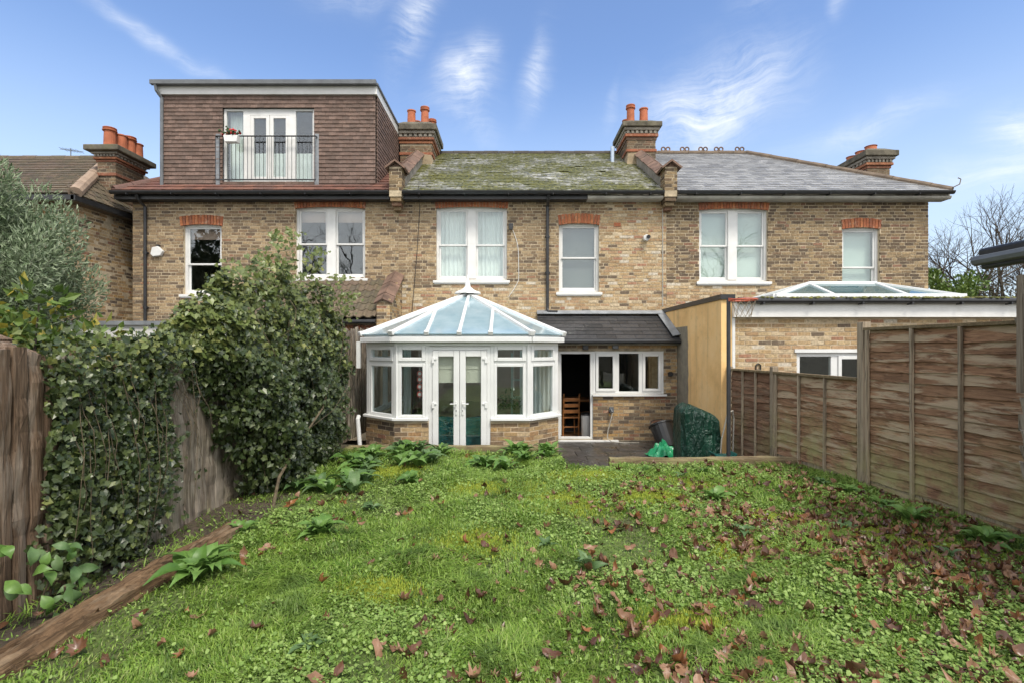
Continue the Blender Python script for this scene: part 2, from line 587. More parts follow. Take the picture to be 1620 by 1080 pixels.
M_lap = wood_mat('lap_board_wood', (.12, .066, .040), (.27, .152, .088), (.40, .255, .155), 1, .75, (.52, .42, .29), .95)
M_lap_far = wood_mat('lap_board_wood_dark', (.08, .044, .029), (.20, .11, .066), (.33, .2, .125), 1, .5, (.27, .2, .14), .35)
M_post = wood_mat('fence_post_wood', (.18, .14, .10), (.34, .275, .20), (.45, .38, .28), 2, .0, algae=.5)
M_rot = wood_mat('rotten_plank_wood', (.035, .023, .016), (.16, .105, .067), (.38, .285, .205), 2, .55, (.30, .25, .20), .0, 20)
M_rot_grey = wood_mat('weathered_plank_wood', (.085, .068, .052), (.21, .17, .13), (.38, .33, .265), 2, .5, (.44, .39, .32), .2, 20)
M_beam = wood_mat('old_sleeper_wood', (.04, .026, .016), (.165, .10, .052), (.33, .225, .13), 1, .4, (.34, .26, .17), .0, 22)
M_edge = wood_mat('edging_wood', (.10, .075, .045), (.20, .15, .085), (.29, .225, .135), 0, .3, (.34, .28, .18), .5, 18)
M_chairwood = plain('chair_wood', (.30, .12, .035), .35, .2, 8)

# ================================================================ ground and patio
def lawn_h(x, y):
    return (.028 * np.sin(1.3 * x + .7) * np.cos(1.1 * y) + .018 * np.sin(3.1 * x + 1.7 * y) + .010 * np.sin(6.3 * x - 5.2 * y + 1)
            + .035 * np.exp(-((x - 2.3) ** 2 + (y - 3.0) ** 2) / 1.5))


def fn_soil(t, p, o, pos):
    n1 = t.noise(pos, 1.4, 5, .6, .3)
    n2 = t.noise(pos, 16, 6, .7)
    soil = t.ramp(n2, [(.3, (.03, .022, .014)), (.7, (.10, .075, .048))])
    green = t.ramp(n2, [(.3, (.05, .08, .016)), (.7, (.14, .20, .04))])
    c = t.mix(t.ramp(n1, [(.30, .25), (.55, 1.0)]), soil, green)
    sx_ = t.n('ShaderNodeSeparateXYZ', {0: pos}).outputs[0]
    bedm = t.n('ShaderNodeMapRange', {0: t.math('ADD', sx_, t.math('MULTIPLY', n1, .25)), 1: -2.32, 2: -2.18, 3: 1.0, 4: 0.0}).outputs[0]
    c = t.mix(bedm, c, soil)                       # bare earth of the bed along the left fence
    mossn = t.noise(pos, .9, 4, .55, .2)
    moss = t.ramp(n2, [(.3, (.22, .26, .035)), (.7, (.38, .40, .07))])
    c = t.mix(t.math('MULTIPLY', t.ramp(mossn, [(.58, 0.0), (.66, .9)]), t.math('SUBTRACT', 1.0, bedm)), c, moss)
    setp(t, p, Base_Color=c, Roughness=.95)
    bump(t, p, t.noise(pos, 40, 6, .7), .9, .02)


M_soil = material('lawn_soil', fn_soil)
M_ground = plain('earth', (.09, .08, .05), .95, .3, 2, .5)


def fn_paving(t, p, o, pos):
    r_ = piece_random(t)
    c = t.ramp(r_, [(0, (.045, .042, .042)), (.5, (.065, .058, .054)), (1, (.085, .076, .068))])
    c = t.mix(t.ramp(t.noise(pos, 5, 6, .65), [(.4, 0.0), (.7, .7)]), c, (.03, .032, .022))
    setp(t, p, Base_Color=c, Roughness=t.ramp(t.noise(pos, 3.5, 4), [(.35, .22), (.65, .6)]))
    bump(t, p, t.noise(pos, 30, 5, .6), .35, .006)


M_paving = material('wet_paving', fn_paving)

MB().box(-1500, 1500, -1500, 1500, -1.2, -.56).build('ground', M_ground, kind='structure')

# lawn sheet with its raised bed edge towards the sunken patio
LAWN_X0, LAWN_X1 = -3.1, 4.55
def lawn_far(x):
    if x < .72:
        return 7.86
    if x < 1.35:
        return 6.75
    return 7.0
nx, ny = 150, 190
xs = np.linspace(LAWN_X0, LAWN_X1, nx)
V, F = [], []
for i, x in enumerate(xs):
    yf = lawn_far(x)
    for j in range(ny):
        y = -4 + (yf + 4) * j / (ny - 1)
        V.append((x, y, float(lawn_h(x, y))))
    V.append((x, yf, -.55))
st = ny + 1
for i in range(nx - 1):
    for j in range(ny):
        F.append((i * st + j, (i + 1) * st + j, (i + 1) * st + j + 1, i * st + j + 1))
tag(link('lawn', raw_mesh('lawn', V, F, M_soil, True)), kind='structure')
MB().box(-40, -3.12, -20, 8.8, -.6, -.06).build('neighbour_ground', M_ground, kind='structure')
MB().box(4.6, 40, -20, 8.6, -.6, -.06).build('neighbour_ground', M_ground, kind='structure')

patio = MB().box(-2.9, 3.72, 6.7, 12.3, -.60, -.485).build('patio', M_mortar_dark, kind='structure')
pm = []
yy = 6.95
row = 0
while yy < 11.2:
    x = -.4 - (row % 2) * .3
    while x < 3.66:
        wd = random.choice((.45, .6, .6, .75))
        x1 = min(x + wd, 3.68)
        if x1 - x > .12:
            a = random.uniform(-.006, .006)
            pm.append(basis(((x + x1) / 2, yy + .225, -.478 + random.uniform(-.004, .004)), Vector((x1 - x - .012, 0, a)), Vector((0, .438, random.uniform(-.004, .004))), Vector((0, 0, .04))))
        x += wd
    yy += .45
    row += 1
pieces('paving_slab', pm, M_paving, patio, jit=.01)

# steps cut through the raised lawn edge
step = MB().box(.74, 1.36, 6.72, 7.0, -.55, -.06).build('patio_step', M_paving, kind='structure')
MB().box(.74, 1.36, 7.0, 7.5, -.55, -.25).build('tread', M_paving, step)

# timber edging
def timber(name, a, b, wd, ht, label, mat=M_edge, seed=0, group=None, rough=1.0, n=26):
    a, b = Vector(a), Vector(b)
    r_ = random.Random(seed)
    d = (b - a)
    s = Vector((d.y, -d.x, 0)).normalized()
    sec = [(-.5, 0), (-.5, .85), (-.42, 1), (-.1, 1.02), (.2, .98), (.43, 1), (.5, .86), (.5, 0)]
    mb = MB()
    if rough > 1:                                        # split, hollowed old wood: more edges across, grooves running along
        sec = [(-.5, 0), (-.5, .5), (-.48, .85), (-.36, 1), (-.22, 1.02), (-.17, .90), (-.12, 1.03), (.05, 1.0), (.14, .84), (.19, .98), (.33, .93), (.43, .86), (.47, .6), (.52, .35), (.5, 0)]
    off, cur = [], [(0.0, 0.0)] * len(sec)
    for _ in range(n + 1):
        cur = [(u * .8 + r_.uniform(-.03, .03) * rough, v * .8 + r_.uniform(-.05, .05) * rough) for (u, v) in cur]
        off.append(cur)
    vs_, fs = [], []
    for i in range(n + 1):
        c = a + d * i / n
        for k, (u, v) in enumerate(sec):
            vs_.append(c + s * (u + off[i][k][0]) * wd + Vector((0, 0, (v + off[i][k][1]) * ht)))
    m = len(sec)
    for i in range(n):
        for k in range(m):
            fs.append((i * m + k, i * m + (k + 1) % m, (i + 1) * m + (k + 1) % m, (i + 1) * m + k))
    fs.append(tuple(range(m))[::-1])
    fs.append(tuple(n * m + k for k in range(m)))
    mb.add(vs_, fs)
    return tag(mb.build(name, mat), label, 'timber edging', group)


timber('edging_timber', (-2.6, 7.93, -.12), (.72, 7.93, -.12), .14, .19, 'long weathered timber edging in front of the white conservatory doors', seed=1)
timber('edging_timber', (1.36, 7.07, -.10), (3.98, 7.07, -.10), .14, .17, 'weathered timber edging between lawn and paved patio, ending at the right fence', seed=2)
timber('edging_timber', (.70, 7.86, -.2), (.36, 7.15, -.2), .06, .24, 'short dark board edging slanting at the corner of the conservatory bed', M_rot, seed=3)
timber('edging_timber', (.36, 7.13, -.2), (.76, 6.72, -.2), .06, .22, 'short mossy board edging beside the patio steps', M_rot_grey, seed=4)

# ================================================================ brickwork helpers
def cells(u0, u1, z0, z1, ops):
    us = sorted({u0, u1, *[max(u0, min(u1, v)) for o in ops for v in o[:2]]})
    zs = sorted({z0, z1, *[max(z0, min(z1, v)) for o in ops for v in o[2:4]]})
    for i in range(len(us) - 1):
        run = None
        for j in range(len(zs) - 1):
            cu, cz = (us[i] + us[i + 1]) / 2, (zs[j] + zs[j + 1]) / 2
            hole = any(o[0] < cu < o[1] and o[2] < cz < o[3] for o in ops)
            if not hole:
                run = (run[0], zs[j + 1]) if run else (zs[j], zs[j + 1])
            if (hole or j == len(zs) - 2) and run:
                yield us[i], us[i + 1], run[0], run[1]
                run = None


def wall_core(O, U, N, u0, u1, z0, z1, ops, thick, name, mat, parent):
    O, U, N = Vector(O), Vector(U), Vector(N)
    mb = MB()
    for (a, b, c, d) in cells(u0, u1, z0, z1, ops):
        mb.obox(basis(O + U * (a + b) / 2 - N * thick / 2 + Vector((0, 0, (c + d) / 2)), U * (b - a), N * -thick, Vector((0, 0, d - c))))
    return mb.build(name, mat, parent)


def brick_list(u0, u1, z0, z1, ops, flemish=True, ch=.075, jt=.017):
    out = []
    row = 0
    z = z0
    while z + ch <= z1 + .01:
        zc = z + ch / 2
        u = u0 - (.165 if row % 2 else 0.0) * (1 if flemish else .68)
        k = row
        while u < u1:
            ln = (.215 if (k % 2 == 0 or random.random() < .25) else .1025) if flemish else .215
            a, b = max(u, u0), min(u + ln, u1)
            segs = [(a, b)]
            for o in ops:
                if o[2] - .02 < zc < o[3] + .02:
                    ns = []
                    for (p, q) in segs:
                        if q <= o[0] or p >= o[1]:
                            ns.append((p, q))
                        else:
                            if o[0] - p > .03:
                                ns.append((p, o[0]))
                            if q - o[1] > .03:
                                ns.append((o[1], q))
                    segs = ns
            for (p, q) in segs:
                if q - p > .03:
                    out.append(((p + q) / 2, zc, q - p, ch - jt))
            u += ln + jt
            k += 1
        z += ch
        row += 1
    return out


def brick_mats(O, U, N, lst, proud=.006, tilt_max=.010):
    O, U, N = Vector(O), Vector(U), Vector(N)
    res = []
    for (u, z, wd, h) in lst:
        pr = proud + random.uniform(-.003, .004)
        tilt = random.uniform(-tilt_max, tilt_max)
        ux = (U + Vector((0, 0, tilt))).normalized()
        uz = Vector((0, 0, 1)) - U * tilt
        c = O + U * (u + random.uniform(-.002, .002)) + N * (pr - .02) + Vector((0, 0, z + random.uniform(-.003, .003)))
        res.append(basis(c, ux * wd, N * -.04, uz.normalized() * h * random.uniform(.93, 1.05)))
    return res


CAMP = Vector((0, 0, 1.6))


def nearest_first(mats):
    return sorted(mats, key=lambda m: (Vector((m[0][3], m[1][3], m[2][3])) - CAMP).length)


YW = 12.3
FU, FN = (1, 0, 0), (0, -1, 0)


def arch(parent, x0, x1, z0, h, y=YW, mat=M_brick_red, rise=.045):
    n = max(6, round((x1 - x0) / .076))
    o = MB().box(x0, x1, y - .003, y + .05, z0 + rise + .012, z0 + h - .01).build('window_arch', M_mortar, parent)
    ms = []
    for i in range(n):
        t = (i + .5) / n
        s = 2 * t - 1
        x = x0 + (x1 - x0) * t
        lift = rise * (1 - s * s)
        tl = s * .10
        ax = Vector((math.cos(tl), 0, -math.sin(tl)))
        az_ = Vector((math.sin(tl), 0, math.cos(tl)))
        ms.append(basis((x, y - .006 + random.uniform(-.003, .003), z0 + lift + (h - rise * .6) / 2), ax * ((x1 - x0) / n - .012), Vector((0, .04, 0)), az_ * (h - rise * .6)))
    pieces('brick', ms, mat, o, jit=.03)
    return o


def curtain_mesh(x0, x1, z0, z1, y, folds=9, amp=.03, seed=0):
    r_ = random.Random(seed)
    n = folds * 6
    vs_, fs = [], []
    ph = [r_.uniform(0, 6) for _ in range(3)]
    for i in range(n + 1):
        t = i / n
        x = x0 + (x1 - x0) * t
        for z in (z0, z1):
            d = amp * (math.sin(t * folds * 6.28 + ph[0]) + .5 * math.sin(t * folds * 3.3 + ph[1])) * (1 if z == z0 else .7)
            vs_.append((x, y + d, z))
    for i in range(n):
        fs.append((2 * i, 2 * i + 2, 2 * i + 3, 2 * i + 1))
    return vs_, fs


def frame_rect(mb, x0, x1, z0, z1, y0, y1, t, tb=None):
    tb = tb or t
    mb.box(x0, x0 + t, y0, y1, z0, z1)
    mb.box(x1 - t, x1, y0, y1, z0, z1)
    mb.box(x0 + t, x1 - t, y0, y1, z1 - t, z1)
    mb.box(x0 + t, x1 - t, y0, y1, z0, z0 + tb)


def sash_window(parent, x0, x1, z0, z1, double, inside, y=YW, seed=0, split=.52):
    """white box sash window: window > sash, pane, sill, curtain"""
    yf = y + .085
    mb = MB()
    frame_rect(mb, x0 - .01, x1 + .01, z0 - .01, z1 + .06, yf, yf + .12, .065, .05)
    bays = [(x0 + .055, x1 - .055)]
    if double:
        xm = (x0 + x1) / 2
        mb.box(xm - .105, xm + .105, yf - .012, yf + .118, z0 + .04, z1 - .004)
        bays = [(x0 + .055, xm - .105), (xm + .105, x1 - .055)]
    win = mb.build('window', M_white, parent, bevel=.006)
    zm = z0 + (z1 - z0) * split
    zt = z1 - .004
    for (a, b) in bays:
        up, lo = MB(), MB()
        frame_rect(up, a, b, zm - .02, zt, yf + .025, yf + .06, .045, .04)
        frame_rect(lo, a, b, z0 + .04, zm + .022, yf + .066, yf + .10, .045, .075)
        up.build('sash', M_white, win, bevel=.005)
        lo.build('sash', M_white, win, bevel=.005)
        MB().box(a + .04, b - .04, yf + .04, yf + .046, zm + .01, zt - .04).build('pane', M_glass, win)
        MB().box(a + .04, b - .04, yf + .080, yf + .086, z0 + .11, zm - .02).build('pane', M_glass, win)
        if inside == 'net':
            v, f = curtain_mesh(a - .02, b + .02, z0, z1, yf + .24, 7, .022, seed)
            link('curtain', raw_mesh('curtain', v, f, M_curtain, True), win)
        elif inside == 'frost':
            MB().box(a - .03, b + .03, yf + .17, yf + .18, z0, z1).build('blind', M_frost, win)
        elif inside == 'blind':
            MB().box(a - .02, b + .02, yf + .19, yf + .20, z0, z1).build('blind', M_pale_blind, win)
        elif inside == 'dark':
            MB().box(a, b, yf + .16, yf + .18, z1 - .28, z1).build('blind', M_pink_blind, win)
    s = MB()
    s.box(x0 - .07, x1 + .07, y - .055, y + .09, z0 - .075, z0 - .012)
    s.box(x0 - .045, x1 + .045, y - .03, y + .085, z0 - .10, z0 - .072)
    s.build('sill', M_white, win, bevel=.006)
    return win


M_frost = plain('frosted_screen', (.11, .125, .12), .6, .12, 1.2, .02)
M_pale_blind = plain('pale_roller_blind', (.60, .65, .60), .85, .03, 2)
M_pink_blind = plain('rolled_blind', (.50, .33, .27), .85, .05, 2)


def house_shell(parent, x0, x1, z_floor=-.46):
    """inner volume: side walls, back wall and floors keep the rooms dark"""
    mb = MB()
    mb.box(x0 + .02, x0 + .14, YW + .26, 20, z_floor, 5.2)
    mb.box(x1 - .14, x1 - .02, YW + .26, 20, z_floor, 5.2)
    mb.box(x0 + .02, x1 - .02, 19.9, 20.1, z_floor, 5.2)
    mb.box(x0 + .14, x1 - .14, YW + .26, 19.9, 2.3, 2.5)
    mb.box(x0 + .14, x1 - .14, YW + .26, 19.9, 5.05, 5.18)
    mb.box(x0 + .14, x1 - .14, YW + .26, 19.9, z_floor - .08, z_floor)
    mb.box(x0 + .14, x1 - .14, 15.5, 15.6, z_floor, 5.05)
    mb.build('inner_wall', M_inner, parent)


SL = .59                                 # roof slope (rise / run)
ER_Y, ER_Z, RIDGE_Y = 12.05, 5.33, 16.2
RIDGE_Z = ER_Z + SL * (RIDGE_Y - ER_Y)


def roof_z(y):
    return ER_Z + SL * (y - ER_Y)


def slate_rows(x0, x1, y0, y1, z0, slope, gauge, wd, ln, thick, keep=None, jit=.006, lift=.012, drop=0.0):
    """matrices of slates on a plane that rises towards +Y"""
    a = math.atan(slope)
    Vv = Vector((0, math.cos(a), math.sin(a)))
    Nn = Vector((0, -math.sin(a), math.cos(a)))
    run = (y1 - y0) / math.cos(a)
    res = []
    rows = int(run / gauge) + 1
    for r_ in range(rows):
        v = r_ * gauge
        x = x0 - (wd / 2 if r_ % 2 else 0)
        while x < x1:
            xa, xb = max(x, x0), min(x + wd, x1)
            x += wd
            if xb - xa < .04:
                continue
            l2 = min(ln, run - v + .03)
            if l2 < .05:
                continue
            base = Vector(((xa + xb) / 2, y0, z0)) + Vv * (v + random.uniform(-jit, jit))
            if keep and not keep(base):
                continue
            if drop and random.random() < drop:
                continue
            tilt = lift / ln
            d = (Vv - Nn * tilt).normalized()
            sw = random.uniform(-jit, jit) * 3
            c = base + d * l2 / 2 + Nn * (lift + thick / 2 + random.uniform(0, jit * .6))
            ux = (Vector((1, 0, 0)) + d * sw).normalized()
            uy = (d - ux * d.dot(ux)).normalized()
            res.append(basis(c, ux * (xb - xa - .006), uy * l2, ux.cross(uy) * thick))
    return res


def ridge_run(mb, a, b, r_=.11, seg=.4):
    a, b = Vector(a), Vector(b)
    n = max(1, int((b - a).length / seg))
    for i in range(n):
        p, q = a.lerp(b, i / n), a.lerp(b, (i + .985) / n)
        k = .006 * (i % 2)
        mb.tube([p + Vector((0, 0, k)), q + Vector((0, 0, k))], r_, 10)


def chimney(parent, x0, x1, y0, y1, zb, z_ov, z_cap, z_top, pots, nb=60, cement=None, pot_r=.115, sooty=M_brick_sooty, cap_out=.16):
    """chimney > brick, band, cap, pot"""
    ch_ = MB().box(x0, x1, y0, y1, zb, z_cap).build('chimney', M_mortar_dark, parent)
    ms = []
    ms += brick_mats((0, y0, 0), FU, FN, brick_list(x0, x1, zb, z_ov, []))
    side = x1 if (x0 + x1) / 2 < 0 else x0
    nrm = (1, 0, 0) if side == x1 else (-1, 0, 0)
    ms2 = brick_mats((side, 0, 0), (0, 1, 0), nrm, brick_list(y0, y1, zb, z_ov, []))
    ms.sort(key=lambda m: -m[2][3])
    pieces('brick', ms + ms2, sooty, ch_, limit=nb)
    k, z = 0, z_ov
    steps = [.03, .07, .045, .10]
    hgt = (z_cap - z_ov) / len(steps)
    for i, s in enumerate(steps):
        b = MB()
        if i == 2:                                       # dentil course
            n = 7
            for t in range(n):
                xx = x0 - s + (x1 - x0 + 2 * s) * (t + .15) / n
                b.box(xx, xx + (x1 - x0 + 2 * s) / n * .6, y0 - s - .03, y1 + s, z, z + hgt)
            n = 9
            for t in range(n):
                yy_ = y0 - s + (y1 - y0 + 2 * s) * (t + .15) / n
                b.box(x0 - s - .03, x1 + s + .03, yy_, yy_ + (y1 - y0) / n * .6, z + .004, z + hgt - .004)
        else:
            b.box(x0 - s, x1 + s, y0 - s, y1 + s, z, z + hgt - .008)
        b.build('band', M_brick_sooty_red if i in (0, 1) else M_concrete, ch_, bevel=.012)
        z += hgt
    c = MB()
    q = cap_out
    c.box(x0 - q, x1 + q, y0 - q, y1 + q, z_cap - .004, z_cap + (z_top - z_cap) * .55)
    h2 = z_cap + (z_top - z_cap) * .55
    lo = [(x0 - q + .03, y0 - q + .03), (x1 + q - .03, y0 - q + .03), (x1 + q - .03, y1 + q - .03), (x0 - q + .03, y1 + q - .03)]
    hi = [(x0 + .08, y0 + .08), (x1 - .08, y0 + .08), (x1 - .08, y1 - .08), (x0 + .08, y1 - .08)]
    c.add([(*p, h2 - .003) for p in lo] + [(*p, z_top) for p in hi], [(0, 1, 5, 4), (1, 2, 6, 5), (2, 3, 7, 6), (3, 0, 4, 7), (4, 5, 6, 7), (3, 2, 1, 0)])
    c.build('cap', M_capstone, ch_, bevel=.02)
    zb2 = z_ov - .34
    MB().box(x0 - .03, x1 + .03, y0 - .03, y1 + .03, zb2, zb2 + .08).build('band', M_brick_sooty_red, ch_, bevel=.01)
    for (px, py, h, kind) in pots:
        r_ = pot_r
        m = MB()
        if kind == 'roll':
            prof = [(r_ * 1.05, -.06), (r_ * .95, h * .78), (r_ * 1.22, h * .80), (r_ * 1.26, h * .86), (r_ * 1.05, h * .88), (r_ * 1.2, h * .97), (r_ * 1.16, h), (r_ * .8, h), (r_ * .75, h - .1)]
        else:
            prof = [(r_ * 1.12, -.06), (r_, h * .9), (r_ * 1.15, h * .92), (r_ * 1.15, h), (r_ * .82, h), (r_ * .8, h - .1)]
        m.lathe((px, py, z_top), prof, 18).build('pot', M_terra, ch_, smooth=False, bevel=.004)
    return ch_


M_capstone = plain('mossy_capstone', (.13, .115, .085), .95, .3, 5, .7, dirt=((.085, .085, .03), .8))


def parapet(parent, x0, x1, y1, face_mat=M_concrete, sgn=1):
    """raking party parapet with a small brick pier at the eave"""
    zt = .34
    y0 = 12.26
    mb = MB().prism([(y0, roof_z(y0) - .3), (y0, roof_z(y0) + zt), (y1, roof_z(y1) + zt), (y1, roof_z(y1) - .3)], 'x', x0, x1)
    pp = mb.build('parapet', face_mat, parent)
    # coping tiles up the slope
    n = 7
    ms = []
    for i in range(n):
        a = y0 + (y1 - y0) * i / n
        b = y0 + (y1 - y0) * (i + 1) / n
        for s in (-1, 1):
            A = Vector(((x0 + x1) / 2 + s * .10, a, roof_z(a) + zt + .025 + .012 * (i % 2)))
            B = Vector(((x0 + x1) / 2 + s * .10, b - .01, roof_z(b) + zt + .025 + .012 * (i % 2)))
            up = Vector((s * .5, 0, 1))
            ms.append(beam_matrix(A, B, .225, .035, up))
    pieces('coping_tile', ms, M_terra_dark, pp, jit=.01)
    pier = MB().box(x0 + .004, x1 - .004, 11.93, 12.255, 5.16, 5.86).build('parapet_pier', M_mortar, parent)
    bl = brick_mats((0, 11.93, 0), FU, FN, brick_list(x0, x1, 5.30, 5.84, []))
    side = x1 if sgn > 0 else x0
    bl += brick_mats((side, 0, 0), (0, 1, 0), (sgn, 0, 0), brick_list(11.93, 12.25, 5.30, 5.84, []))
    pieces('brick', bl, M_brick_dark, pier)
    cp = MB()
    xm = (x0 + x1) / 2
    cp.prism([(x0 - .10, 5.83), (xm, 6.02), (x1 + .10, 5.83), (x1 + .07, 5.80), (xm, 5.97), (x0 - .07, 5.80)], 'y', 11.84, 12.34)
    cp.prism([(x0, 5.84), (xm, 5.965), (x1, 5.84)], 'y', 11.94, 12.25)
    cp.build('pier_cap', M_terra_dark, pier)
    cb = MB()
    cb.box(x0 + .02, x1 - .02, 11.95, 12.29, 5.06, 5.157)
    cb.box(x0 + .04, x1 - .04, 12.03, 12.288, 4.97, 5.057)
    cb.box(x0 + .06, x1 - .06, 12.12, 12.286, 4.89, 4.967)
    cb.build('corbel', M_brick_dark, pier, bevel=.008)
    return pp


def eaves(parent, x0, x1, cornice=False):
    g = MB()
    n = 10
    prof = [(11.93 + .065 * -math.cos(math.pi * k / n), 5.29 - .075 * math.sin(math.pi * k / n)) for k in range(n + 1)]
    prof = [(y, z) for (y, z) in prof] + [(12.0 - .012, 5.29), (11.93 - .05, 5.29)]
    g.prism(prof[:n + 1], 'x', x0, x1)
    x = x0 + .4
    while x < x1:
        g.box(x, x + .02, 11.86, 12.08, 5.20, 5.23)
        x += 1.05
    g.build('gutter', M_black, parent)
    f = MB()
    f.box(x0, x1, 12.03, 12.06, 5.13, 5.31)
    f.box(x0, x1, 12.06, 12.29, 5.13, 5.16)
    f.build('fascia', M_black if not cornice else M_cornice, parent)
    if cornice:
        MB().prism([(12.03, 5.21), (11.975, 5.19), (11.985, 5.15), (12.03, 5.12)], 'x', x0, x1).build('cornice', M_cornice, parent)


M_cornice = plain('weathered_cornice', (.40, .38, .33), .8, .15, 3, .2, dirt=((.12, .11, .09), .6))


def downpipe(parent, x, z0, z1, y=YW, r_=.036, joints=(.35, .7)):
    m = MB()
    m.tube([(x, 11.95, 5.22), (x, 12.0, 5.12), (x, y - .06, 5.0), (x, y - .06, z0)], r_, 10)
    for t in joints:
        z = z0 + (z1 - z0) * t
        m.tube([(x, y - .06, z), (x, y - .06, z + .07)], r_ * 1.3, 10)
        m.box(x - .06, x + .06, y - .06, y - .003, z + .02, z + .05)
    return m.build('downpipe', M_black, parent, smooth=False)


# ================================================================ middle house
XL, XR = -2.75, 3.75
mid = thing('terraced_house', (.5, YW, -.46), 'middle brick terraced house with mossy slate roof above the conservatory', 'house', 'terrace of brick houses')
ops = [(-1.845, -.123, 3.24, 5.03), (1.14, 2.12, 2.95, 4.63), (1.0, 3.4, -.46, 1.75)]
wall_m = wall_core((0, YW, 0), FU, FN, XL, XR, -.46, 5.27, ops, .25, 'wall', M_mortar, mid)
house_shell(mid, XL, XR)
bl = brick_list(XL, XR, 1.70, 5.23, ops[:2] + [(-1.87, -.09, 4.98, 5.16), (1.12, 2.14, 4.57, 4.84)])
def pale_zone(b):
    return b[0] > 2.22 + .12 * math.sin(b[1] * 9) or b[1] < 3.10 + .08 * math.sin(b[0] * 4)
b1 = nearest_first(brick_mats((0, YW, 0), FU, FN, [b for b in bl if not pale_zone(b)]))
b2 = nearest_first(brick_mats((0, YW, 0), FU, FN, [b for b in bl if pale_zone(b)]))
pieces('brick', b1, M_brick, wall_m, 140)
pieces('brick', b2, M_brick_light, wall_m, 100, rest='pale_bricks')
MB().box(XL, .84, YW - .012, YW - .002, -.44, 1.66).build('plaster', plain('pinkish_plaster', (.45, .33, .25), .9, .15, 1.5, .1), mid)
arch(mid, -1.87, -.09, 4.975, .19)
arch(mid, 1.12, 2.14, 4.575, .26)
sash_window(mid, -1.845, -.123, 3.24, 4.975, True, 'net', seed=3, split=.5)
sash_window(mid, 1.14, 2.12, 2.95, 4.575, False, 'frost')
eaves(mid, XL + .16, 1.8)
eaves(mid, 1.8, XR - .16, True)
downpipe(mid, .86, 2.50, 5.0)
sm = MB()
sm.tube([(.86, YW - .06, 2.53), (.88, YW - .09, 2.47), (1.1, YW - .12, 2.46)], .036, 10)
sm.build('downpipe_shoe', M_black, mid)
roof_m = MB().slab([(XL, ER_Y + .02, ER_Z - .03), (XR, ER_Y + .02, ER_Z - .03), (XR, RIDGE_Y, RIDGE_Z - .04), (XL, RIDGE_Y, RIDGE_Z - .04)], -.1).build('roof', M_inner_dark, mid)
MB().slab([(XL, RIDGE_Y, RIDGE_Z - .04), (XR, RIDGE_Y, RIDGE_Z - .04), (XR, 20.3, ER_Z), (XL, 20.3, ER_Z)], -.1).build('roof_rear', M_slate, mid)
sm = nearest_first(slate_rows(XL + .16, XR - .16, ER_Y - .06, RIDGE_Y, ER_Z - .035, SL, .175, .25, .36, .016, jit=.012, lift=.03, drop=.015))
pieces('slate', sm, M_slate_moss, roof_m, 300, jit=.03)
rb = MB()
ridge_run(rb, (XL + .4, RIDGE_Y, RIDGE_Z + .02), (XR - .3, RIDGE_Y, RIDGE_Z + .02), .09, .45)
rb.build('ridge', plain('ridge_tile_dark', (.07, .062, .055), .9, .2, 4), mid)
# moss cushions sitting on the slates
mm = []
an = math.atan(SL)
for i in range(3600):
    x = random.uniform(XL + .2, XR - .2)
    y = random.uniform(ER_Y, RIDGE_Y - .1)
    nval = math.sin(x * 2.1 + 1) * math.cos(y * 2.7) + .5 * math.sin(x * 5.3 + y * 3.1)
    if random.random() > .45 + .4 * nval:
        continue
    row = round((y - ER_Y) / (.175 * math.cos(an)))
    y = ER_Y - .05 + row * .175 * math.cos(an) + random.uniform(-.01, .02)
    s = random.uniform(.014, .05)
    M = Matrix.Translation((x, y, roof_z(y) + .02)) @ Matrix.Rotation(an, 4, 'X') @ Matrix.Rotation(random.uniform(0, 6), 4, 'Z') @ Matrix.Diagonal((s * random.uniform(.8, 2.0), s * random.uniform(.6, 1), s * .5, 1))
    mm.append(np.array(M))
ico = [(0, 0, 1), (.9, 0, .3), (.28, .85, .3), (-.73, .53, .3), (-.73, -.53, .3), (.28, -.85, .3), (1, .1, -.4), (.3, .95, -.4), (-.8, .6, -.4), (-.8, -.6, -.4), (.3, -.95, -.4)]
icf = [(0, 1, 2), (0, 2, 3), (0, 3, 4), (0, 4, 5), (0, 5, 1), (1, 6, 7, 2), (2, 7, 8, 3), (3, 8, 9, 4), (4, 9, 10, 5), (5, 10, 6, 1)]


def fn_moss(t, p, o, pos):
    c = t.ramp(piece_random(t), [(0, (.05, .055, .016)), (.4, (.10, .105, .028)), (.7, (.19, .185, .045)), (1, (.075, .065, .03))])
    setp(t, p, Base_Color=c, Roughness=1.0)
    bump(t, p, t.noise(pos, 90, 4), .8, .01)


M_moss = material('moss', fn_moss)
joined('moss', ico, icf, mm, M_moss, mid, smooth=True)
parapet(mid, -2.90, -2.60, 14.7, M_concrete, 1)
parapet(mid, 3.60, 3.90, 14.7, M_concrete, -1)
chimney(mid, -3.27, -2.35, 14.8, 16.0, 6.3, 7.56, 7.92, 8.24,
        [(-3.0, 15.1, .42, 'plain'), (-2.60, 15.1, .52, 'roll'), (-2.95, 15.7, .36, 'plain'), (-2.48, 15.7, .42, 'roll')])
chimney(mid, 3.37, 4.20, 14.8, 16.0, 6.3, 7.66, 8.02, 8.28,
        [(3.54, 15.1, .54, 'roll'), (3.93, 15.1, .44, 'plain'), (3.55, 15.7, .36, 'plain')])
cm = MB()
cm.prism([(-2.68, 6.4), (-2.62, 7.20), (-2.34, 7.18), (-2.26, 6.4)], 'y', 14.66, 15.3)
cm.prism([(3.29, 6.4), (3.36, 7.22), (3.72, 7.26), (3.80, 6.4)], 'y', 14.66, 15.3)
cm.build('cement_fillet', plain('sandy_cement', (.36, .28, .18), .95, .2, 4, .4, dirt=((.15, .12, .08), .6)), mid)
